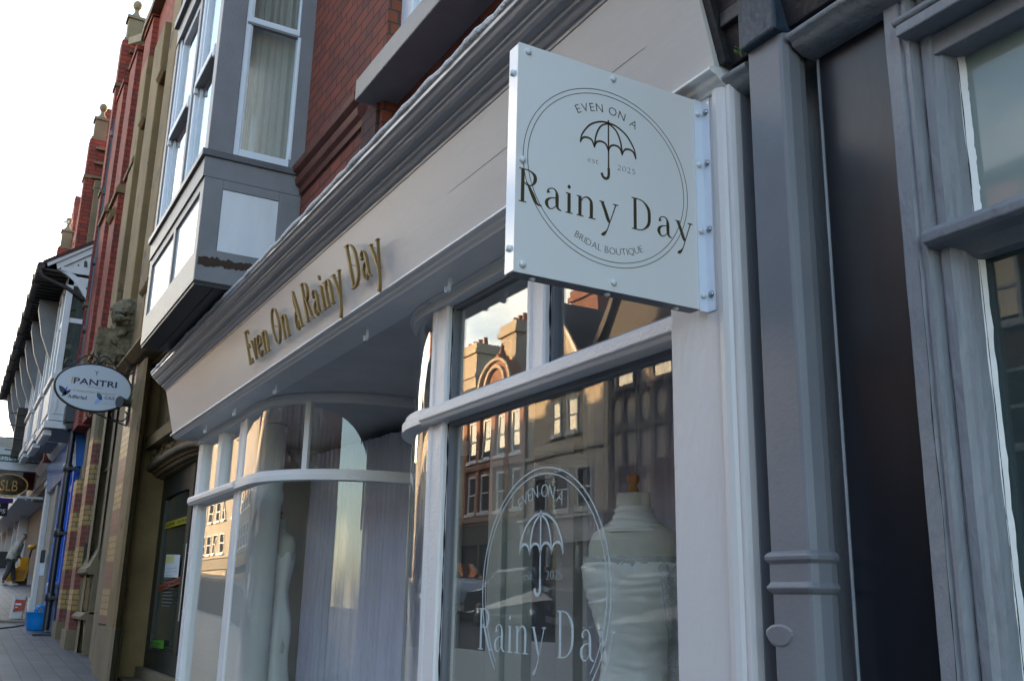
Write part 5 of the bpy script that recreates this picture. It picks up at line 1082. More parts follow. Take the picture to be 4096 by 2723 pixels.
# bays
def gbay(x0,x1,yf,zb,zt,parent):
    m=MB(); m.box(x0,x1,yf,.0,zb+.16,zb+.95); m.box(x0-.05,x1+.05,yf-.06,0,zb,zb+.14); m.box(x0-.04,x1+.04,yf-.05,0,zb+.95,zb+1.06)
    m.box(x0,x0+.14,yf,yf+.12,zb+1.06,zt); m.box(x1-.14,x1,yf,yf+.12,zb+1.06,zt); m.box((x0+x1)/2-.07,(x0+x1)/2+.07,yf,yf+.12,zb+1.06,zt); m.box(x1-.14,x1,-.10,.0,zb+1.06,zt); m.box(x0,x0+.14,-.10,.0,zb+1.06,zt)
    m.box(x0,x1,yf,0,zt-.2,zt); m.box(x0+.02,x1-.02,yf+.02,-.02,zb+2.1,zb+2.2); m.box(x0+.16,x1-.16,yf-.02,yf,zb+.28,zb+.85)
    m.box(x1,x1+.015,yf+.07,-.10,zb+.28,zb+.34); m.box(x1,x1+.015,yf+.07,-.10,zb+.80,zb+.86); m.box(x1,x1+.015,yf+.07,yf+.13,zb+.34,zb+.80)
    b=m.build('bay_window','wgal',parent,bevel=.008)
    m=MB(); m.box(x0+.06,x1-.06,yf+.05,yf+.06,zb+1.06,zt-.2); m.box(x1-.06,x1-.05,yf+.1,-.1,zb+1.06,zt-.2); m.build('pane','glassd',b)
    m=MB(); m.box(x0+.04,x1-.04,yf+.06,-.02,zb-.02,zb); m.build('bay_underside',M('blue_grey_soffit',(.05,.075,.12),.5,.1),b)
    m=MB(); n=int((x1-x0)/.16)
    for k in range(n):
        x=x0+.08+k*(x1-x0-.12)/n; m.box(x,x+.09,yf-.04,yf+.10,zb-.12,zb-.022)
    m.build('dentil_row','wgal',b)
    m=MB(); m.box(x0+.1,x1-.1,yf+.35,yf+.36,zb+.9,zt); m.build('room_wall','drk',b); return b
gbay(-22.15,-20.35,-.72,4.52,ez-.2,wg); gbay(-24.9,-23.1,-.72,4.62,ez-.2,wg); gbay(-28.2,-26.4,-.72,4.8,ez-.2,wg); gbay(-32,-30.2,-.72,4.9,ez-.2,wg)
m=MB(); m.box(-36,-20.4,-.05,.1,4.4,ez-.1); m.xprof([(0,4.72),(-.28,4.72),(-.32,4.66),(-.25,4.55),(-.18,4.50),(0,4.48)],-29,-20.3); m.build('gallery_wall','wgal',wg)
m=MB()
for k in range(16): x=-20.6-k*.95; m.box(x-.05,x+.05,-.09,-.05,5.3,ez-.2)
m.build('wall_stud','wgal',wg)
# neon amusement frame hanging on the upper wall
rk=at(72,1735,X=-28.6); m=MB(); m.box(-28.9,-28.5,-.95,-.35,4.9,6.2); 
tag(m.build('old_sign_box','gutter'),'dark rusty box frame fixed to the upper wall above the canopy','sign box')
m=MB(); 
for k in range(4): m.box(-28.499,-28.46,-1.12,-.4,5.05+k*.32,5.08+k*.32)
o=m.build('rail','iron'); o.parent=bpy.data.objects['old_sign_box']; o.matrix_parent_inverse=Matrix.Translation(-WL['old_sign_box'])

# ================================================================== BLUE SHOP
bs=thing('blue_shop','bright blue painted shopfront with a plain glossy blue fascia beyond the black downpipe','building',(-23,0,gz(-23)))
FB=-.15; a=at(314,1734,Y=FB); b=at(297,1864,Y=FB); c=at(184,1971,Y=FB); d=at(197,1874,Y=FB)
bx0=min(c.x,d.x); m=MB(); m.xprof([(0,b.z),(FB+.02,b.z),(FB-.05,a.z),(0,a.z)],bx0,-20.3); m.build('fascia','bluef',bs)
m=MB(); m.box(bx0-.03,-20.3,-.03,.0,gz(-24)-.2,b.z); m.box(bx0,-20.3,.5,.6,0,4.5); m.build('wall','gpil',bs)
xd0=at(203,2200,Y=-.13).x; ND=max(4,int((-20.5-xd0)/.75)+1)
m=MB(); z0=gz(-22)
for px in range(ND): xx=-20.5-px*.75; m.box(xx-.12,xx,-.13,-.03,z0+.75,b.z-.02)
m.box(xd0,-20.45,-.10,-.031,b.z-.42,b.z-.30); m.box(xd0,-20.45,-.12,-.031,z0-.1,z0+.75); m.box(xd0,-20.45,-.09,-.031,b.z-.12,b.z-.0); m.build('blue_door_frame','blue',bs,bevel=.01)
m=MB(); m.box(-22.6,-20.6,-.17,-.12,z0+.70,z0+.82); m.box(-20.95,-20.42,-.26,-.13,z0-.1,z0+.72); m.box(-20.98,-20.40,-.30,-.13,z0+.72,z0+.80); m.build('pale_blue_step',M('pale_blue_paint',(.20,.27,.42),.5,.1),bs,bevel=.01)
m=MB()
for k in range(ND-1): m.box(-21.16-k*.75+.05,-20.62-k*.75-.05,-.075,-.06,z0+.85,b.z-.45)
m.build('pane','dwin',bs)

# ================================================================== GREY AND WHITE POSTS, AMUSEMENT CANOPY
ar=thing('amusement_arcade','white pillared arcade front with a projecting glass canopy lettered AMUSEMENTS','building',(-30,0,gz(-30)))
def colm(px0,px1,pyb,Yf,ztop,mat,name,dx=.4):
    x1=X(px1,Yf,pyb); g_=gz(x1); m=MB(); m.box(x1-dx,x1,Yf,Yf+.35,g_-.1,ztop); m.box(x1-dx-.02,x1+.02,Yf-.03,Yf+.3,g_-.1,g_+.32); m.box(x1-dx-.03,x1+.03,Yf-.04,Yf+.3,ztop-.22,ztop-.1); return m.build(name,mat,ar,bevel=.012),x1
gpil_,xg=colm(150,166,2400,-.10,4.1,'gpil','grey_pilaster',.5)
wpil,xw=colm(103,126,2390,-.13,4.25,'wgal','white_pilaster',.5)
m=MB(); m.box(-34,-24.6,.35,.5,0,4.4); m.box(-34,-24.6,0,.5,4.2,4.6); m.box(-34,-33.9,.35,2.2,0,4.4); m.build('arcade_wall','gpil',ar)
CX=-29.2
cA=at(119,1803,X=CX); cB=at(191,1871,X=CX); cC=at(0,1905,X=CX); cD=at(0,1813,X=CX)
zc0=cB.z-.13; zc1=at(119,1808,X=CX).z+.02
m=MB(); m.box(CX-.02,CX,-2.0,.1,zc0,zc0+.21); m.box(CX-.04,CX+.02,-2.0,.1,zc1-.14,zc1+.04); m.box(CX-.02,CX-.001,-2.0,-1.9,zc0-.9,zc1); m.box(-36,CX-.05,-2.0,-1.95,zc0,zc1); m.box(-36,CX-.05,-2,0,zc1-.05,zc1)
zo=at(60,1978,X=CX).z; m.box(CX-.03,CX,-2.0,.0,zo-.08,zo-.02); cn=m.build('canopy','wgal',ar,bevel=.006)
m=MB(); m.box(CX-.015,CX-.006,-1.9,.08,zc0+.21,zc1-.14); m.build('canopy_glass',M('canopy_tiles',(.20,.24,.24),.3,.1),cn)
m=MB(); m.box(CX-.006,CX+.002,-1.9,.08,zc0+.215,zc0+.25); m.box(CX-.006,CX+.002,-1.9,.08,zc1-.18,zc1-.145); m.build('green_line',M('dark_green_line',(.02,.07,.05),.5,.1),cn)
m=MB(); hh=(zc1-.14)-(zc0+.21); f=lambda u,v,w:(CX-.005+w,u,v); text(m,'AMUSEMENTS',f,-1.62,zc0+.21+hh*.24,hh*.55/.73,.0,.008,0,width=1.55); m.build('lettering','sash',cn)
o1=at(1,1945,X=CX); o2=at(141,1935,X=CX); oy=-.86; oz=at(76,1942,X=CX).z; orr=.36
m=MB(); disc(m,oy,oz,.42,.27,CX-.03,CX-.01,40); ov=m.build('oval_panel',M('amber_black_panel',(.022,.011,.004),.10,.7,14),ar)
m=MB(); ring(m,lambda u,v,w:(CX-.01+w,u,v),oy,oz,.44,.29,.03,0,.02,48); m.build('oval_rim','och',ov)
m=MB(); text(m,'SLB',lambda u,v,w:(CX-.008+w,u,v),oy,oz-.15,.40,0,.006,.0,width=.42,align='c'); m.build('lettering',M('gold_paint',(.22,.11,.015),.3,.3,metal=.3),ov)
m=MB(); m.ball((CX-.0,oy-.24,oz-.12),.03,8,6); m.build('amber_bulb',emis('amber_bulb',(1,.35,.03),3.0),ov)
# chip shop sign further on
fs=thing('hanging_sign','black box sign with white FISH and CHIPS lettering below a purple board','sign',at(12,2030,X=-38))
p=at(10,2030,X=-38.0); w_=.55; m=MB(); m.box(-38.1,-38.0,p.y-.75,p.y+.17,p.z-.28,p.z+.26); m.build('sign_box','iron',fs)
m=MB(); f=lambda u,v,w:(-38.0+w,u,v); text(m,'FISH &',f,p.y-.50,p.z+.04,.16,0,.006,.01); text(m,'CHIPS',f,p.y-.50,p.z-.18,.20,0,.006,.01,width=.60); m.build('lettering','sash',fs)
p=at(20,2003,X=-37.0); m=MB(); m.box(-37.1,-37.0,p.y-.7,p.y+.24,p.z-.06,p.z+.10); m.build('purple_board',M('purple_board',(.08,.03,.20),.5,.1),fs)
# black and white shopfronts far along
fr=thing('far_shopfronts','dark shopfronts with slim white columns far along the street behind the walking person','building',(-45,0,gz(-45)))
m=MB(); m.box(-90,-34.2,2.0,8,0,12.0); m.build('wall',M('far_dark_front',(.03,.03,.035),.6,.3),fs if False else fr)  # hidden upper height raised to deepen shade on the opposite fronts
for px in(38,80,62,20): m=MB(); x=at(px,2060,Y=1.5).x; m.box(x-.22,x+.22,1.5,2.0,gz(x)-.1,gz(x)+4.5); m.build('white_column','wgal',fr)
m=MB(); m.box(-90,-36.2,.6,2.0,6.0,7.8); m.build('upper_wall','wgal',fr)
m=MB()
for k in range(8): m.box(-38-k*2.6-.5,-38-k*2.6+.5,.55,.6,6.1,7.3)
m.build('upper_window','dwin',fr)
m=MB(); m.xprof([(1.6,11.9),(5,14),(8,12),(8,11.8),(1.6,11.8)],-90,-36.2); m.build('roof','slate',fr)
gn=lambda px,py:(lambda d:CAM+d*(-(CAM.z+SLOPE*CAM.x)/(d.z+SLOPE*d.x)))(ray(px,py))
p=gn(12,2270); m=MB(); m.box(p.x-.3,p.x+.3,p.y-.35,p.y+.15,gz(p.x),gz(p.x)+1.1); pl_=m.build('planter',M('black_planter',(.01,.011,.013),.5,.2),bevel=.03); tag(pl_,'tall black planter with a dark shrub at the far left edge','planter')

# ================================================================== SMALL THINGS ON THE PAVEMENT
# blue flexible tub
p=gn(150,2519); tz=gz(p.x); r0=(at(209,2460,X=p.x).y-at(91,2460,X=p.x).y)/2; ht=at(150,2447,X=p.x).z-tz
tub=thing('rubble_tub','bright blue flexible tub with handles standing on the pavement by the downpipe','tub',(p.x,p.y,tz))
m=MB(); m.lathe([(r0*.74,0),(r0*.80,.02),(r0*.90,ht*.55),(r0*.98,ht*.97),(r0*1.02,ht),(r0*.97,ht),(r0*.88,ht*.55),(r0*.76,.04),(.01,.04)],(p.x,p.y,tz),36); MT['tubb']=M('blue_tub_plastic',(.0,.17,.50),.35,.06,3,.1,40); m.build('tub_body','tubb',tub)
for sx in(.9,-.9):
    m=MB(); P=[(p.x+sx*r0+.01*sx,p.y+.30*r0*math.cos(R_(t)),tz+ht-.01+.13*math.sin(R_(t))) for t in range(0,181,15)]; m.tube(P,.018,8); m.build('handle','tubb',tub)
# red and white sack
p=gn(62,2472); 
sk=thing('plaster_sack','open white and red plaster sack standing on the pavement behind the blue tub','sack',(p.x,p.y,gz(p.x)))
w_=.125; h_=at(70,2385,X=p.x).z-gz(p.x); rows=[]
for k in range(9):
    t=k/8; row=[]
    for i in range(20):
        a=2*math.pi*i/20; r=1+.06*noise.noise(Vector((math.cos(a)*2,math.sin(a)*2,t*4))); row.append((p.x+.11*r*math.copysign(abs(math.cos(a))**.5,math.cos(a)),p.y+w_*(1+.05*t)*r*math.copysign(abs(math.sin(a))**.5,math.sin(a))+.04*t,gz(p.x)+h_*t*(1+.05*math.sin(a*3))))
    rows.append(row)
m=MB(); m.strip(rows,True,True); m.build('sack_body',M('white_sack',(.50,.48,.46),.7,.1,9,.5,20),sk)
m=MB(); m.add([(p.x+.125,p.y-w_*.8+.02,gz(p.x)+h_*.30),(p.x+.125,p.y+w_*.78+.02,gz(p.x)+h_*.38),(p.x+.125,p.y+w_*.8+.035,gz(p.x)+h_*.86),(p.x+.125,p.y-w_*.75+.035,gz(p.x)+h_*.88)],[(0,1,2,3)]); m.build('red_label',M('red_label',(.38,.05,.03),.6,.1),sk)
m=MB(); 
for k,(a_,b_) in enumerate(((.62,.10),(.50,.05),(.45,.03))): m.box(p.x+.126,p.x+.129,p.y-w_*.4,p.y+w_*.5-k*.06,gz(p.x)+h_*a_,gz(p.x)+h_*a_+b_*.35)
m.build('printed_lines','sash',sk)
# plank and cable
q=gn(40,2487); m=MB(); m.box(q.x-.12,q.x+.05,q.y-.8,q.y+.35,gz(q.x)+.003,gz(q.x)+.04); tag(m.build('wood_offcut',M('pale_timber',(.25,.19,.12),.8,.2)),'pale timber offcut lying flat on the pavement by the sack','timber')
m=MB(); P=[gn(x,y) for x,y in((-20,2516),(20,2512),(60,2507),(95,2500))]; m.tube([(v.x,v.y,gz(v.x)+.012) for v in P],.012,6); tag(m.build('cable','iron'),'thin black cable trailing over the pavement towards the blue tub','cable')
m=MB(); q=gn(190,2541); m.box(q.x-.06,q.x+.06,q.y-.25,q.y+.22,gz(q.x)+.002,gz(q.x)+.03); tag(m.build('drain_cover','iron'),'flat black drain shoe on the ground at the foot of the downpipe','drain')
# intercom boxes
for k,(px,py,lab) in enumerate(((172,2213,'upper of two small black key boxes on the grey green pilaster'),(169,2236,'lower of two small black key boxes on the grey green pilaster'))):
    q=at(px,py,X=xg+.03); m=MB(); m.box(q.x-.03,q.x+.05,q.y-.045,q.y+.045,q.z-.075,q.z+.075); o=m.build('key_box','iron',bevel=.012); tag(o,lab,'key box','key boxes on the grey pilaster')
q=at(182,2260,X=xg-.35); m=MB(); m.box(q.x-.02,q.x,q.y-.1,q.y+.1,q.z-.22,q.z+.22); tag(m.build('wall_plaque','sash'),'blank white plaque beside the key boxes near the blue door','plaque')
# yellow children's digger ride (plain)
p=gn(88,2338); 
dg=thing('digger_ride','yellow ride-on toy digger with a wide front bucket beside the walking person','toy digger',(p.x,p.y,gz(p.x)))
z=gz(p.x); Y_=M('digger_yellow',(.55,.27,.01),.4,.1); s=1.0; dd=lambda px,py:at(px,py,X=p.x)
u=lambda px:dd(px,2300).y; v=lambda py:dd(90,py).z
m=MB(); m.prism([(u(20),v(2328)),(u(42),v(2272)),(u(108),v(2268)),(u(98),v(2322))],lambda a,b,c:(c,a,b),p.x+.02,p.x+.42); m.build('bucket',Y_,dg,bevel=.03)
m=MB(); m.prism([(u(31),v(2320)),(u(48),v(2282)),(u(98),v(2279)),(u(91),v(2315))],lambda a,b,c:(c,a,b),p.x+.421,p.x+.425); m.build('bucket_shade',M('digger_shaded_yellow',(.36,.16,.01),.5,.1),dg)  # darker yellow plate paints a shaded hollow on the solid bucket
m=MB(); m.box(p.x-.8,p.x+.01,u(62),u(112),v(2310),v(2262)); m.box(p.x-.7,p.x-.1,u(72),u(110),v(2262),v(2226)); m.build('body',Y_,dg,bevel=.05)
m=MB(); m.tube([(p.x-.3,u(108),v(2230)),(p.x-.3,u(114),v(2188))],.04,8); m.build('stalk','iron',dg)
m=MB(); m.ball((p.x-.3,u(114),v(2184)),.16,12,8,1,1,.6); m.build('beacon',Y_,dg)
m=MB(); m.box(p.x-.8,p.x+.0,u(62),u(112),z,v(2310)); m.build('base','iron',dg)
# person in a pale padded coat
pf=gn(30,2340); ph=at(79,2138,X=pf.x).z-gz(pf.x); PS=ph/1.62; px_,py_,pz_=pf.x,pf.y,gz(pf.x)
pp=thing('person','person in a pale padded coat and grey trousers walking with the head bent down','person',(px_,py_,pz_))
def skin(name,verts,edges,rad,mat,parent,sub=2):
    me=bpy.data.meshes.new(name); me.from_pydata([(px_+x*PS,py_+y*PS,pz_+z*PS) for x,y,z in verts],edges,[]); o=bpy.data.objects.new(name,me); COL.objects.link(o); me.materials.append(mat); WL[o.name]=Vector((0,0,0))
    o.parent=parent; o.matrix_parent_inverse=Matrix.Translation(-WL[parent.name]) if parent.name in WL else Matrix()
    sk_=o.modifiers.new('skin','SKIN'); sk_.use_smooth_shade=True
    for i,r in enumerate(rad): me.skin_vertices[0].data[i].radius=(r*PS,r*PS) if not isinstance(r,tuple) else (r[0]*PS,r[1]*PS)
    me.skin_vertices[0].data[0].use_root=True
    s_=o.modifiers.new('sub','SUBSURF'); s_.levels=sub; s_.render_levels=sub; return o
SK=M('skin',(.20,.10,.07),.6,.1); CO=M('padded_coat',(.36,.33,.27),.75,.08,6,.6,12,(1,1,6)); TR=M('grey_trousers',(.06,.06,.062),.9,.2)
# y runs across the picture (towards the wall); the figure walks towards the wall side and leans forward
V=[(0,.0,.86),(0,.06,1.05),(0,.16,1.28),(0,.22,1.40),(0,.26,1.47),(0,.30,1.56),(0,.31,1.64)]
body=skin('body',V+[(.10,-.02,.84),(.10,-.04,.48),(.10,-.16,.10),(.10,-.10,.05),(-.10,.0,.84),(-.10,.10,.46),(-.10,.16,.09),(-.10,.24,.05),(.20,.14,1.32),(.24,.06,1.08),(.18,.18,.92),(.16,.22,.88),(-.20,.18,1.32),(-.24,.14,1.06),(-.20,.26,.90),(-.18,.30,.86)],
 [(0,1),(1,2),(2,3),(3,4),(4,5),(5,6),(0,7),(7,8),(8,9),(9,10),(0,11),(11,12),(12,13),(13,14),(2,15),(15,16),(16,17),(17,18),(2,19),(19,20),(20,21),(21,22)],
 [.13,.12,.14,.07,.052,.085,.075,.095,.065,.045,.035,.095,.065,.045,.035,.06,.05,.035,.028,.06,.05,.035,.028],SK,pp)
coat=skin('coat',[(0,-.02,.70),(0,.02,.90),(0,.08,1.10),(0,.17,1.30),(0,.205,1.385),(.21,.13,1.30),(.27,.04,1.06),(.20,.15,.93),(-.21,.19,1.30),(-.27,.12,1.04),(-.21,.24,.92)],
 [(0,1),(1,2),(2,3),(3,4),(3,5),(5,6),(6,7),(3,8),(8,9),(9,10)],[(.22,.19),.20,.19,.185,.12,.105,.09,.07,.105,.09,.07],CO,body)
tr=skin('trousers',[(0,.0,.80),(.105,-.02,.74),(.105,-.04,.48),(.10,-.155,.14),(-.105,.01,.74),(-.105,.10,.46),(-.10,.158,.13)],[(0,1),(1,2),(2,3),(0,4),(4,5),(5,6)],[.13,.11,.085,.065,.11,.085,.065],TR,body)
hair=skin('hair',[(0,.285,1.60),(0,.30,1.67)],[(0,1)],[.086,.075],M('dark_hair',(.01,.008,.006),.8,.2),body)
for dx,dy in((.10,-.12),(-.10,.20)):
    skin('shoe',[(dx,dy-.07,.035),(dx,dy+.02,.04),(dx,dy+.12,.03)],[(0,1),(1,2)],[.045,.05,.035],M('white_trainer',(.45,.44,.43),.7,.05),body,1)

# ================================================================== OPPOSITE SIDE OF THE STREET (seen as reflections in the shop glass)
def rf(px,py,Y=-16.0,g=.055):
    "where the mirror ray through a picture point lands on the opposite facades"
    d=ray(px,py); t=(g-CAM.y)/d.y; p=CAM+d*t; e=Vector((d.x,-d.y,d.z)); return p+e*((Y-g)/e.y)
rz=lambda x,y,Y=-16.0:rf(1700+x*.5741,1000+y*.5741,Y)
MT.update(
 greyr=M('grey_render',(.16,.15,.14),.9,.2),
 terr=M('terracotta_render',(.28,.105,.05),.8,.2,2,.4,20),
 cream=M('cream_render',(.50,.43,.33),.85,.1,1.5,.2,20),
 cream2=M('warm_render',(.42,.35,.26),.85,.12,1.5,.2,20),
 tim=M('dark_timber',(.035,.027,.022),.7,.3,6,.3,30),
 rb2=brick('opposite_red_brick',(.24,.08,.045),(.17,.055,.035),(.12,.09,.07),.24,.09,.010),
 owin=glass('opposite_dark_glass',(.3,.3,.32),0,1.8,film=((.03,.03,.035),.7)),
 cglass=glass('car_glass',(.2,.2,.22),0,2,film=((.02,.02,.02),.8)),
 dshop=M('dark_shopfront_paint',(.018,.018,.022),.4,.3),
)
def chimney(parent,x,y,w_,d_,z0,z1,mat,pots=3):
    m=MB(); m.box(x-w_/2,x+w_/2,y-d_/2,y+d_/2,z0,z1-.5); m.box(x-w_/2-.12,x+w_/2+.12,y-d_/2-.12,y+d_/2+.12,z1-.5,z1-.3); m.box(x-w_/2-.05,x+w_/2+.05,y-d_/2-.05,y+d_/2+.05,z1-.3,z1); m.box(x-w_/2-.08,x+w_/2+.08,y-d_/2-.08,y+d_/2+.08,(z0+z1)/2,(z0+z1)/2+.15)
    c=m.build('chimney',mat,parent)
    m=MB()
    for k in range(pots): m.lathe([(.13,z1),(.10,z1+.35),(.13,z1+.4)],(x-w_/2+w_*(k+.5)/pots,y,0),10)
    m.build('chimney_pot','terr',c)
def windows(parent,lst,Y,mat='wgal',bars=True):
    for (x0,x1,z0,z1) in lst:
        m=MB(); t=.07; m.box(x0,x0+t,Y,Y+.05,z0,z1); m.box(x1-t,x1,Y,Y+.05,z0,z1); m.box(x0+t,x1-t,Y,Y+.05,z1-t,z1); m.box(x0+t,x1-t,Y,Y+.05,z0,z0+t); m.box(x0+t,x1-t,Y,Y+.045,(z0+z1)/2-.03,(z0+z1)/2+.03); m.box(x0-.12,x1+.12,Y,Y+.14,z0-.12,z0)
        w=m.build('window',mat,parent); m=MB(); m.box(x0+.02,x1-.02,Y+.004,Y+.014,z0+.02,z1-.02); m.build('pane','owin',w)
def shopfront(parent,x0,x1,zb,zt,Y,mat,fmat,word=None,wmat='och'):
    m=MB(); m.box(x0,x1,Y,Y+.05,zb,zt); m.build('shop_glass','owin',parent)
    m=MB(); n=max(2,int((x1-x0)/1.4))
    for k in range(n+1): x=x0+(x1-x0)*k/n; m.box(x-.08,x+.08,Y+.05,Y+.14,zb,zt)
    m.box(x0,x1,Y+.05,Y+.14,zb,zb+.5); s=m.build('shop_frame',mat,parent)
    m=MB(); m.xprof([(Y,zt),(Y+.22,zt),(Y+.30,zt+.75),(Y+.42,zt+.80),(Y+.42,zt+.88),(Y,zt+.92)],x0,x1); f=m.build('shop_fascia',fmat,parent)
    if word: m=MB(); text(m,word,lambda u,v,w:(x1-.5-u,Y+.30+w,v),0,zt+.22,.42,0,.03,.0,width=min(3.5,(x1-x0)*.6)); m.build('lettering',wmat,f)
OY=-16.0
# 1 far lit cream building
A=thing('cream_building','pale rendered building catching the low sun at the far end of the opposite side','building',(-40,OY,gz(-40)))
a=rz(290,1190); x1=a.x
m=MB(); m.box(-50,x1,OY-9,OY,0,9.4); m.build('wall','cream',A); windows(A,[(x1-1.2-k*2.2,x1-.35-k*2.2,z,z+1.7) for k in range(4) for z in(4.6,7.0)],OY)
m=MB(); m.yprof([(-50,9.4),(x1,9.4),(x1-1,9.4),(-50,9.4)],OY-8.5,OY-.5) if False else m.xprof([(OY+.3,9.3),(OY-4,12.2),(OY-9,9.3)],-50,x1); m.build('roof','slate',A)
c=rz(372,690,OY-3.8); chimney(A,c.x,OY-3.8,2.2,1.2,10.5,c.z,'cream2',4); shopfront(A,-49,x1-.2,gz(-40),3.9,OY,'dshop','dshop')
# 2 terracotta building with the domed gable
B=thing('domed_gable_building','orange terracotta building with a curved domed gable and spire lit by the sunset','building',(-33.5,OY,gz(-33)))
bl=rz(290,1190).x; brr=rz(718,1060).x; g0=rz(395,1005); g1=rz(605,925); gt=rz(512,765); sp=rz(515,640)
m=MB(); m.box(bl,brr,OY-9,OY,0,9.2); m.build('wall','terr',B)
cx=(g0.x+g1.x)/2; hw=(g1.x-g0.x)/2*1.05; zb=9.2
m=MB(); hw*=1.1; out=[(cx-hw*1.2,zb),(cx-hw*1.2,zb+.3)]+[(cx-hw*math.cos(R_(t)),zb+.35+(gt.z-zb-.25)*math.sin(R_(t))) for t in(0,15,30,45,60,72,82)]+[(cx,gt.z+.3)]
out+= [(2*cx-x,z) for x,z in reversed(out[:-1])]; m.yprof(out,OY-.5,OY+.05); gw=m.build('domed_gable','terr',B)
m=MB(); ring(m,lambda u,v,w:(u,OY+.05+w,v),cx,zb+.55,hw*.55,hw*.62,.12,0,.12,40,0,180); ring(m,lambda u,v,w:(u,OY+.05+w,v),cx,zb+.55,hw*.9,1.2,.10,0,.10,40,5,175)
for k in(-.55,-.2,.2,.55): m.lathe([(.11,zb+.1),(.08,zb+.2),(.08,zb+.5),(.13,zb+.6)],(cx+k*hw,OY+.14,0),10)
for sx_ in(-1,1): m.ball((cx+sx_*hw*1.1,OY,zb+.6),.16,10,8)
m.build('gable_ornament','cream',gw)
m=MB(); m.lathe([(.25,gt.z+.1),(.18,gt.z+.3),(.06,gt.z+.55),(.10,gt.z+.6),(.03,gt.z+.7),(.005,sp.z+.05)],(cx,OY-.2,0),10); m.build('spire','terr',gw)
m=MB(); m.box(bl,brr,OY,OY+.3,8.95,9.22); m.box(bl,brr,OY,OY+.15,6.6,6.8); m.box(bl,brr,OY,OY+.35,4.4,4.7)
for k in range(5): x=bl+.2+k*(brr-bl-.4)/4; m.box(x-.14,x+.14,OY,OY+.12,4.7,9.0)
m.build('cornice_band','terr',B)
windows(B,[(bl+.45+k*1.2,bl+1.15+k*1.2,7.0,8.6) for k in range(4)]+[(bl+.45+k*1.2,bl+1.15+k*1.2,4.9,6.4) for k in range(4)],OY)
m=MB(); m.xprof([(OY-.5,9.2),(OY-4.5,11.4),(OY-9,9.2)],bl,brr); m.build('roof','slate',B)
c=rz(662,525,OY-1.2); chimney(B,c.x,OY-1.2,1.3,1.1,8,c.z,'cream2',3); shopfront(B,bl,brr,gz(-33),3.7,OY,'dshop','dshop','JEWEL HOUSE' if False else None)
# 3 cream gabled building
Cc=thing('cream_gabled_building','cream rendered building with a steep white bargeboard gable opposite the shop','building',(-28,OY,gz(-28)))
cr_=rz(1290,1250).x; m=MB(); m.box(brr,cr_,OY-9,OY,0,8.95)
ap=rz(935,375); gr=rz(1115,740); gl=ap.x-(gr.x-ap.x)
m.yprof([(gl,8.9),(gr.x+.2,8.9),(gr.x+.2,gr.z-.3),(ap.x,ap.z-.2),(gl-.2,gr.z-.3)],OY-3,OY); m.build('wall','cream',Cc)
m=MB(); 
for s1_,s2_ in(((gl-.45,gr.z-.65),(ap.x,ap.z)),((ap.x,ap.z),(gr.x+.45,gr.z-.65))): m.yprof([s1_,s2_,(s2_[0],s2_[1]-.24),(s1_[0],s1_[1]-.24)],OY+.02,OY+.22)
m.build('barge_board','wgal',Cc)
m=MB(); m.yprof([(gl-.5,gr.z-.6),(ap.x,ap.z+.06),(gr.x+.5,gr.z-.6),(gr.x+.45,gr.z-.65),(ap.x,ap.z-.0),(gl-.45,gr.z-.65)],OY-6,OY+.2); m.xprof([(OY+.25,8.9),(OY-4.2,ap.z-.5),(OY-9,8.9)],ap.x,cr_+1.2); m.build('roof',M('brown_roof_tiles',(.06,.040,.030),.85,.4,6,.6,15),Cc)
W=[(rz(890,1065),rz(955,1285)),(rz(1000,1030),rz(1070,1252))]
windows(Cc,[(a_.x,b_.x,b_.z,a_.z) for a_,b_ in W]+[(brr+.6,brr+1.5,4.6,6.0),(brr+2.0,brr+2.9,4.6,6.0),(brr+3.4,brr+4.3,4.6,6.0),(ap.x-.3,ap.x+.25,9.6,10.5)],OY)
m=MB(); m.box(brr,cr_,OY,OY+.12,6.55,6.7); m.box(brr,cr_,OY,OY+.18,8.7,8.9); m.box(cr_-.25,cr_,OY,OY+.1,4.2,8.9); m.box(brr,cr_,OY,OY+.08,4.3,4.5); m.build('string_course','cream2',Cc)
a=rz(1110,310,OY-4); b=rz(1290,340,OY-4); chimney(Cc,(a.x+b.x)/2,OY-4.0,b.x-a.x,1.2,9,max(a.z,b.z),'rb2',3)
shopfront(Cc,brr,cr_,gz(-28),3.5,OY,'wgal','signw')
# 4 half timbered building
D=thing('half_timbered_building','dark half timbered building with jettied gables opposite, right of the cream house','building',(-21,OY,gz(-21)))
m=MB(); m.box(cr_,-15.2,OY-9,OY,0,9.8); m.build('wall','cream2',D)
m=MB()
for gx in(-23.3,-18.2):
    m.yprof([(gx-2.3,9.4),(gx+2.3,9.4),(gx,12.6)],OY-4,OY+.6)
m.build('timber_gable','tim',D)
m=MB()
for x in[cr_+.1+k*.75 for k in range(14)]: m.box(x-.09,x+.09,OY,OY+.08,4.2,9.6)
for z in(4.2,5.5,6.9,8.1,9.5): m.box(cr_,-15.2,OY,OY+.10,z-.1,z+.12)
for x in[cr_+.47+k*.75 for k in range(13)]: ring(m,lambda u,v,w:(u,OY+w,v),x,7.5,.34,.5,.09,0,.07,16)
for gx in(-23.3,-18.2):
    for s_ in(-1,1): m.yprof([(gx+s_*2.6,9.2),(gx+s_*2.6,9.5),(gx,12.95),(gx,12.55)] if s_<0 else [(gx,12.55),(gx,12.95),(gx+2.6,9.5),(gx+2.6,9.2)],OY+.6,OY+.8)
m.build('timber_frame','tim',D)
windows(D,[(x,x+.95,z,z+1.25) for x in(cr_+.6,cr_+2.5,cr_+4.4,cr_+6.6,cr_+8.4) for z in(4.5,8.2)],OY+.1,'tim')
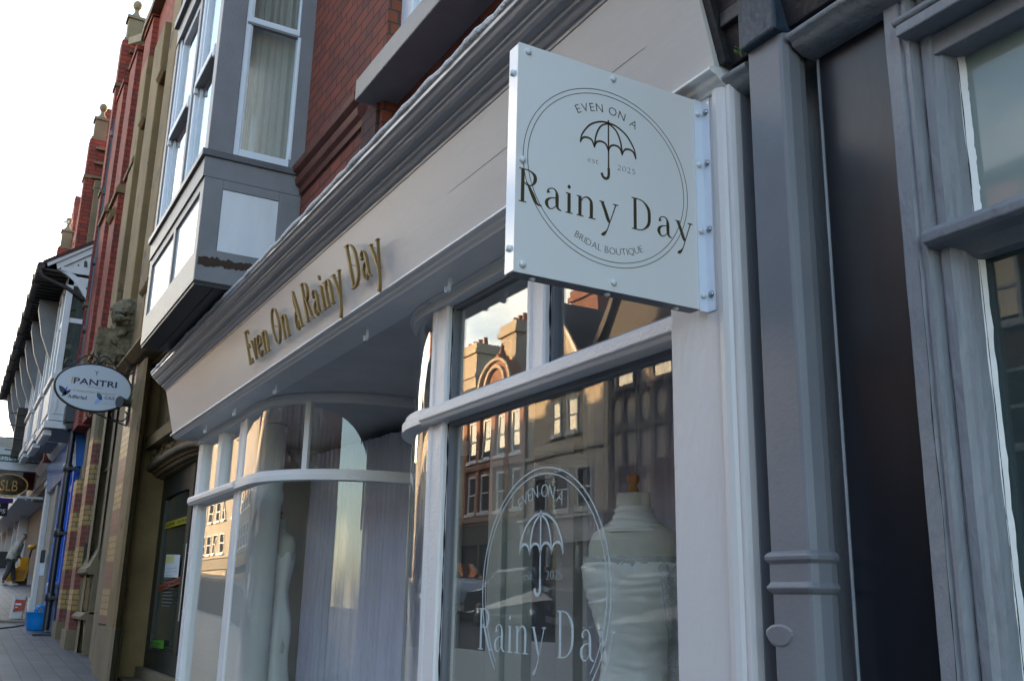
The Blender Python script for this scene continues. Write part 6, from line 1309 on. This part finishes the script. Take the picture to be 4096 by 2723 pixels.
m=MB(); m.xprof([(OY+.4,9.6),(OY-4.5,12.8),(OY-9,9.6)],cr_,-15.2); m.build('roof','slate',D); chimney(D,-20.8,OY-3.5,1.3,1.0,10,14,'rb2',3)
shopfront(D,cr_,-15.2,gz(-20),3.5,OY,'tim','dshop')
# 5 plain buildings continuing past the camera; uphill ones raised to hide sky in the glass
for k,(x0,x1,h,mt,lab) in enumerate(((-15.2,-7.5,10.2,'rb2','red brick terrace with slate roof across the street from the bridal shop'),(-7.5,1.5,9.4,'cream2','buff rendered terrace across the street from the neighbouring shop'),(1.5,12,10.6,'rb2','red brick terrace across the street at the downhill end'),(-75,-50,13,'greyr','buff rendered terrace far uphill across the street'),(-105,-75,15,'greyr','red brick terrace at the far uphill end across the street'),(-150,-105,19,'greyr','pale rendered block closing the far uphill end across the street'))):
    t=thing('terrace_building',lab,'building',((x0+x1)/2,OY,gz((x0+x1)/2)),'terraces opposite')
    m=MB(); m.box(x0,x1,OY-9,OY,-1,h); m.build('wall',mt,t); m=MB(); m.xprof([(OY+.3,h),(OY-4.5,h+2.6),(OY-9,h)],x0,x1); m.build('roof','slate',t)
    n=int((x1-x0)/2.2); windows(t,[(x0+.7+j*2.2,x0+1.7+j*2.2,z,z+1.5) for j in range(n) for z in(4.7,7.2)],OY); shopfront(t,x0,x1,gz((x0+x1)/2),3.5,OY,'dshop','dshop')
    chimney(t,x1-1.0,OY-4,1.2,1,h+1,h+4.2,'rb2',3)
t=thing('added_sky_block','grey block added out of view to hide sky past the uphill street end','building',(-130,-8,3))  # added out of view to keep bright street-end sky out of the reflections
m=MB(); m.box(-150,-128,-40,20,0,19); m.build('wall',M('end_grey_render',(.14,.135,.13),.9,.2),t)
for j in range(4): 
    for k in range(3): m=MB(); m.box(-128,-127.9,-14+j*4.5,-12.6+j*4.5,6+k*4,8.2+k*4); m.build('window','owin',t)
# parked cars
def car(x,y,col,lab,grp='cars parked across the street'):
    z=gz(x)-.12; t=thing('parked_car',lab,'car',(x,y,z),grp); s=1.12
    prof=[(-2.15,.35),(-2.2,.62),(-2.05,.85),(-1.3,.98),(-.65,1.42),(.65,1.46),(1.35,1.02),(2.0,.92),(2.2,.70),(2.18,.35)]
    rows=[]
    for yy,k in((-.86,.86),(-.80,1.0),(.80,1.0),(.86,.86)):
        rows.append([(x+px*s,y+yy*s*(1 if pz<1.0 else .86),z+(.35+(pz-.35)*(k if pz>.9 else 1))*s) for px,pz in prof])
    m=MB(); m.strip(rows,False,True) ; m.add(rows[0],[tuple(range(len(prof)))]); m.add(rows[-1],[tuple(range(len(prof)-1,-1,-1))]); m.build('body',col,t,bevel=.05,seg=3,angle=25)
    m=MB()
    for sd in(-1,1): 
        yy=y+sd*.755*s; m.add([(x-1.10*s,yy+sd*.05,z+1.03*s),(x+1.15*s,yy+sd*.05,z+1.05*s),(x+.58*s,yy-sd*.01,z+1.38*s),(x-.6*s,yy-sd*.01,z+1.34*s)],[(0,1,2,3)])
    m.add([(x+1.36*s,y-.66*s,z+1.05*s),(x+1.36*s,y+.66*s,z+1.05*s),(x+.72*s,y+.58*s,z+1.45*s),(x+.72*s,y-.58*s,z+1.45*s)],[(0,1,2,3)]); m.add([(x-1.32*s,y-.66*s,z+1.0*s),(x-.72*s,y-.58*s,z+1.42*s),(x-.72*s,y+.58*s,z+1.42*s),(x-1.32*s,y+.66*s,z+1.0*s)],[(0,1,2,3)]); m.build('car_window','cglass',t,solid=.02)
    for wx in(-1.35,1.35):
        for sd in(-1,1):
            m=MB(); m.lathe([(.02,-.10),(.30,-.10),(.34,-.06),(.34,.06),(.30,.10),(.02,.10)],(x+wx*s,y+sd*.80*s,z+.34),20,axis='y'); wl_=m.build('wheel','dk',t); m=MB(); m.lathe([(.01,0),(.19,0),(.20,.02),(.01,.03)],(x+wx*s,y+sd*(.80*s+.085),z+.34),16,axis='y'); m.build('rim','steel',wl_)
MT['carw']=M('car_paint_silver',(.16,.17,.18),.2,.02,metal=.3); MT['carb']=M('car_paint_dark',(.02,.022,.03),.15,.05); MT['carg']=M('car_paint_white',(.6,.6,.6),.2,.02)
car(-17.5,-11.9,'carw','silver parked car across the street opposite the bridal shop'); car(-23.5,-11.9,'carb','dark parked car across the street, uphill of the silver one'); car(-29.5,-11.9,'carg','white parked car across the street before the domed gable building'); car(-11.5,-11.9,'carb','dark parked car across the street, downhill of the silver one')
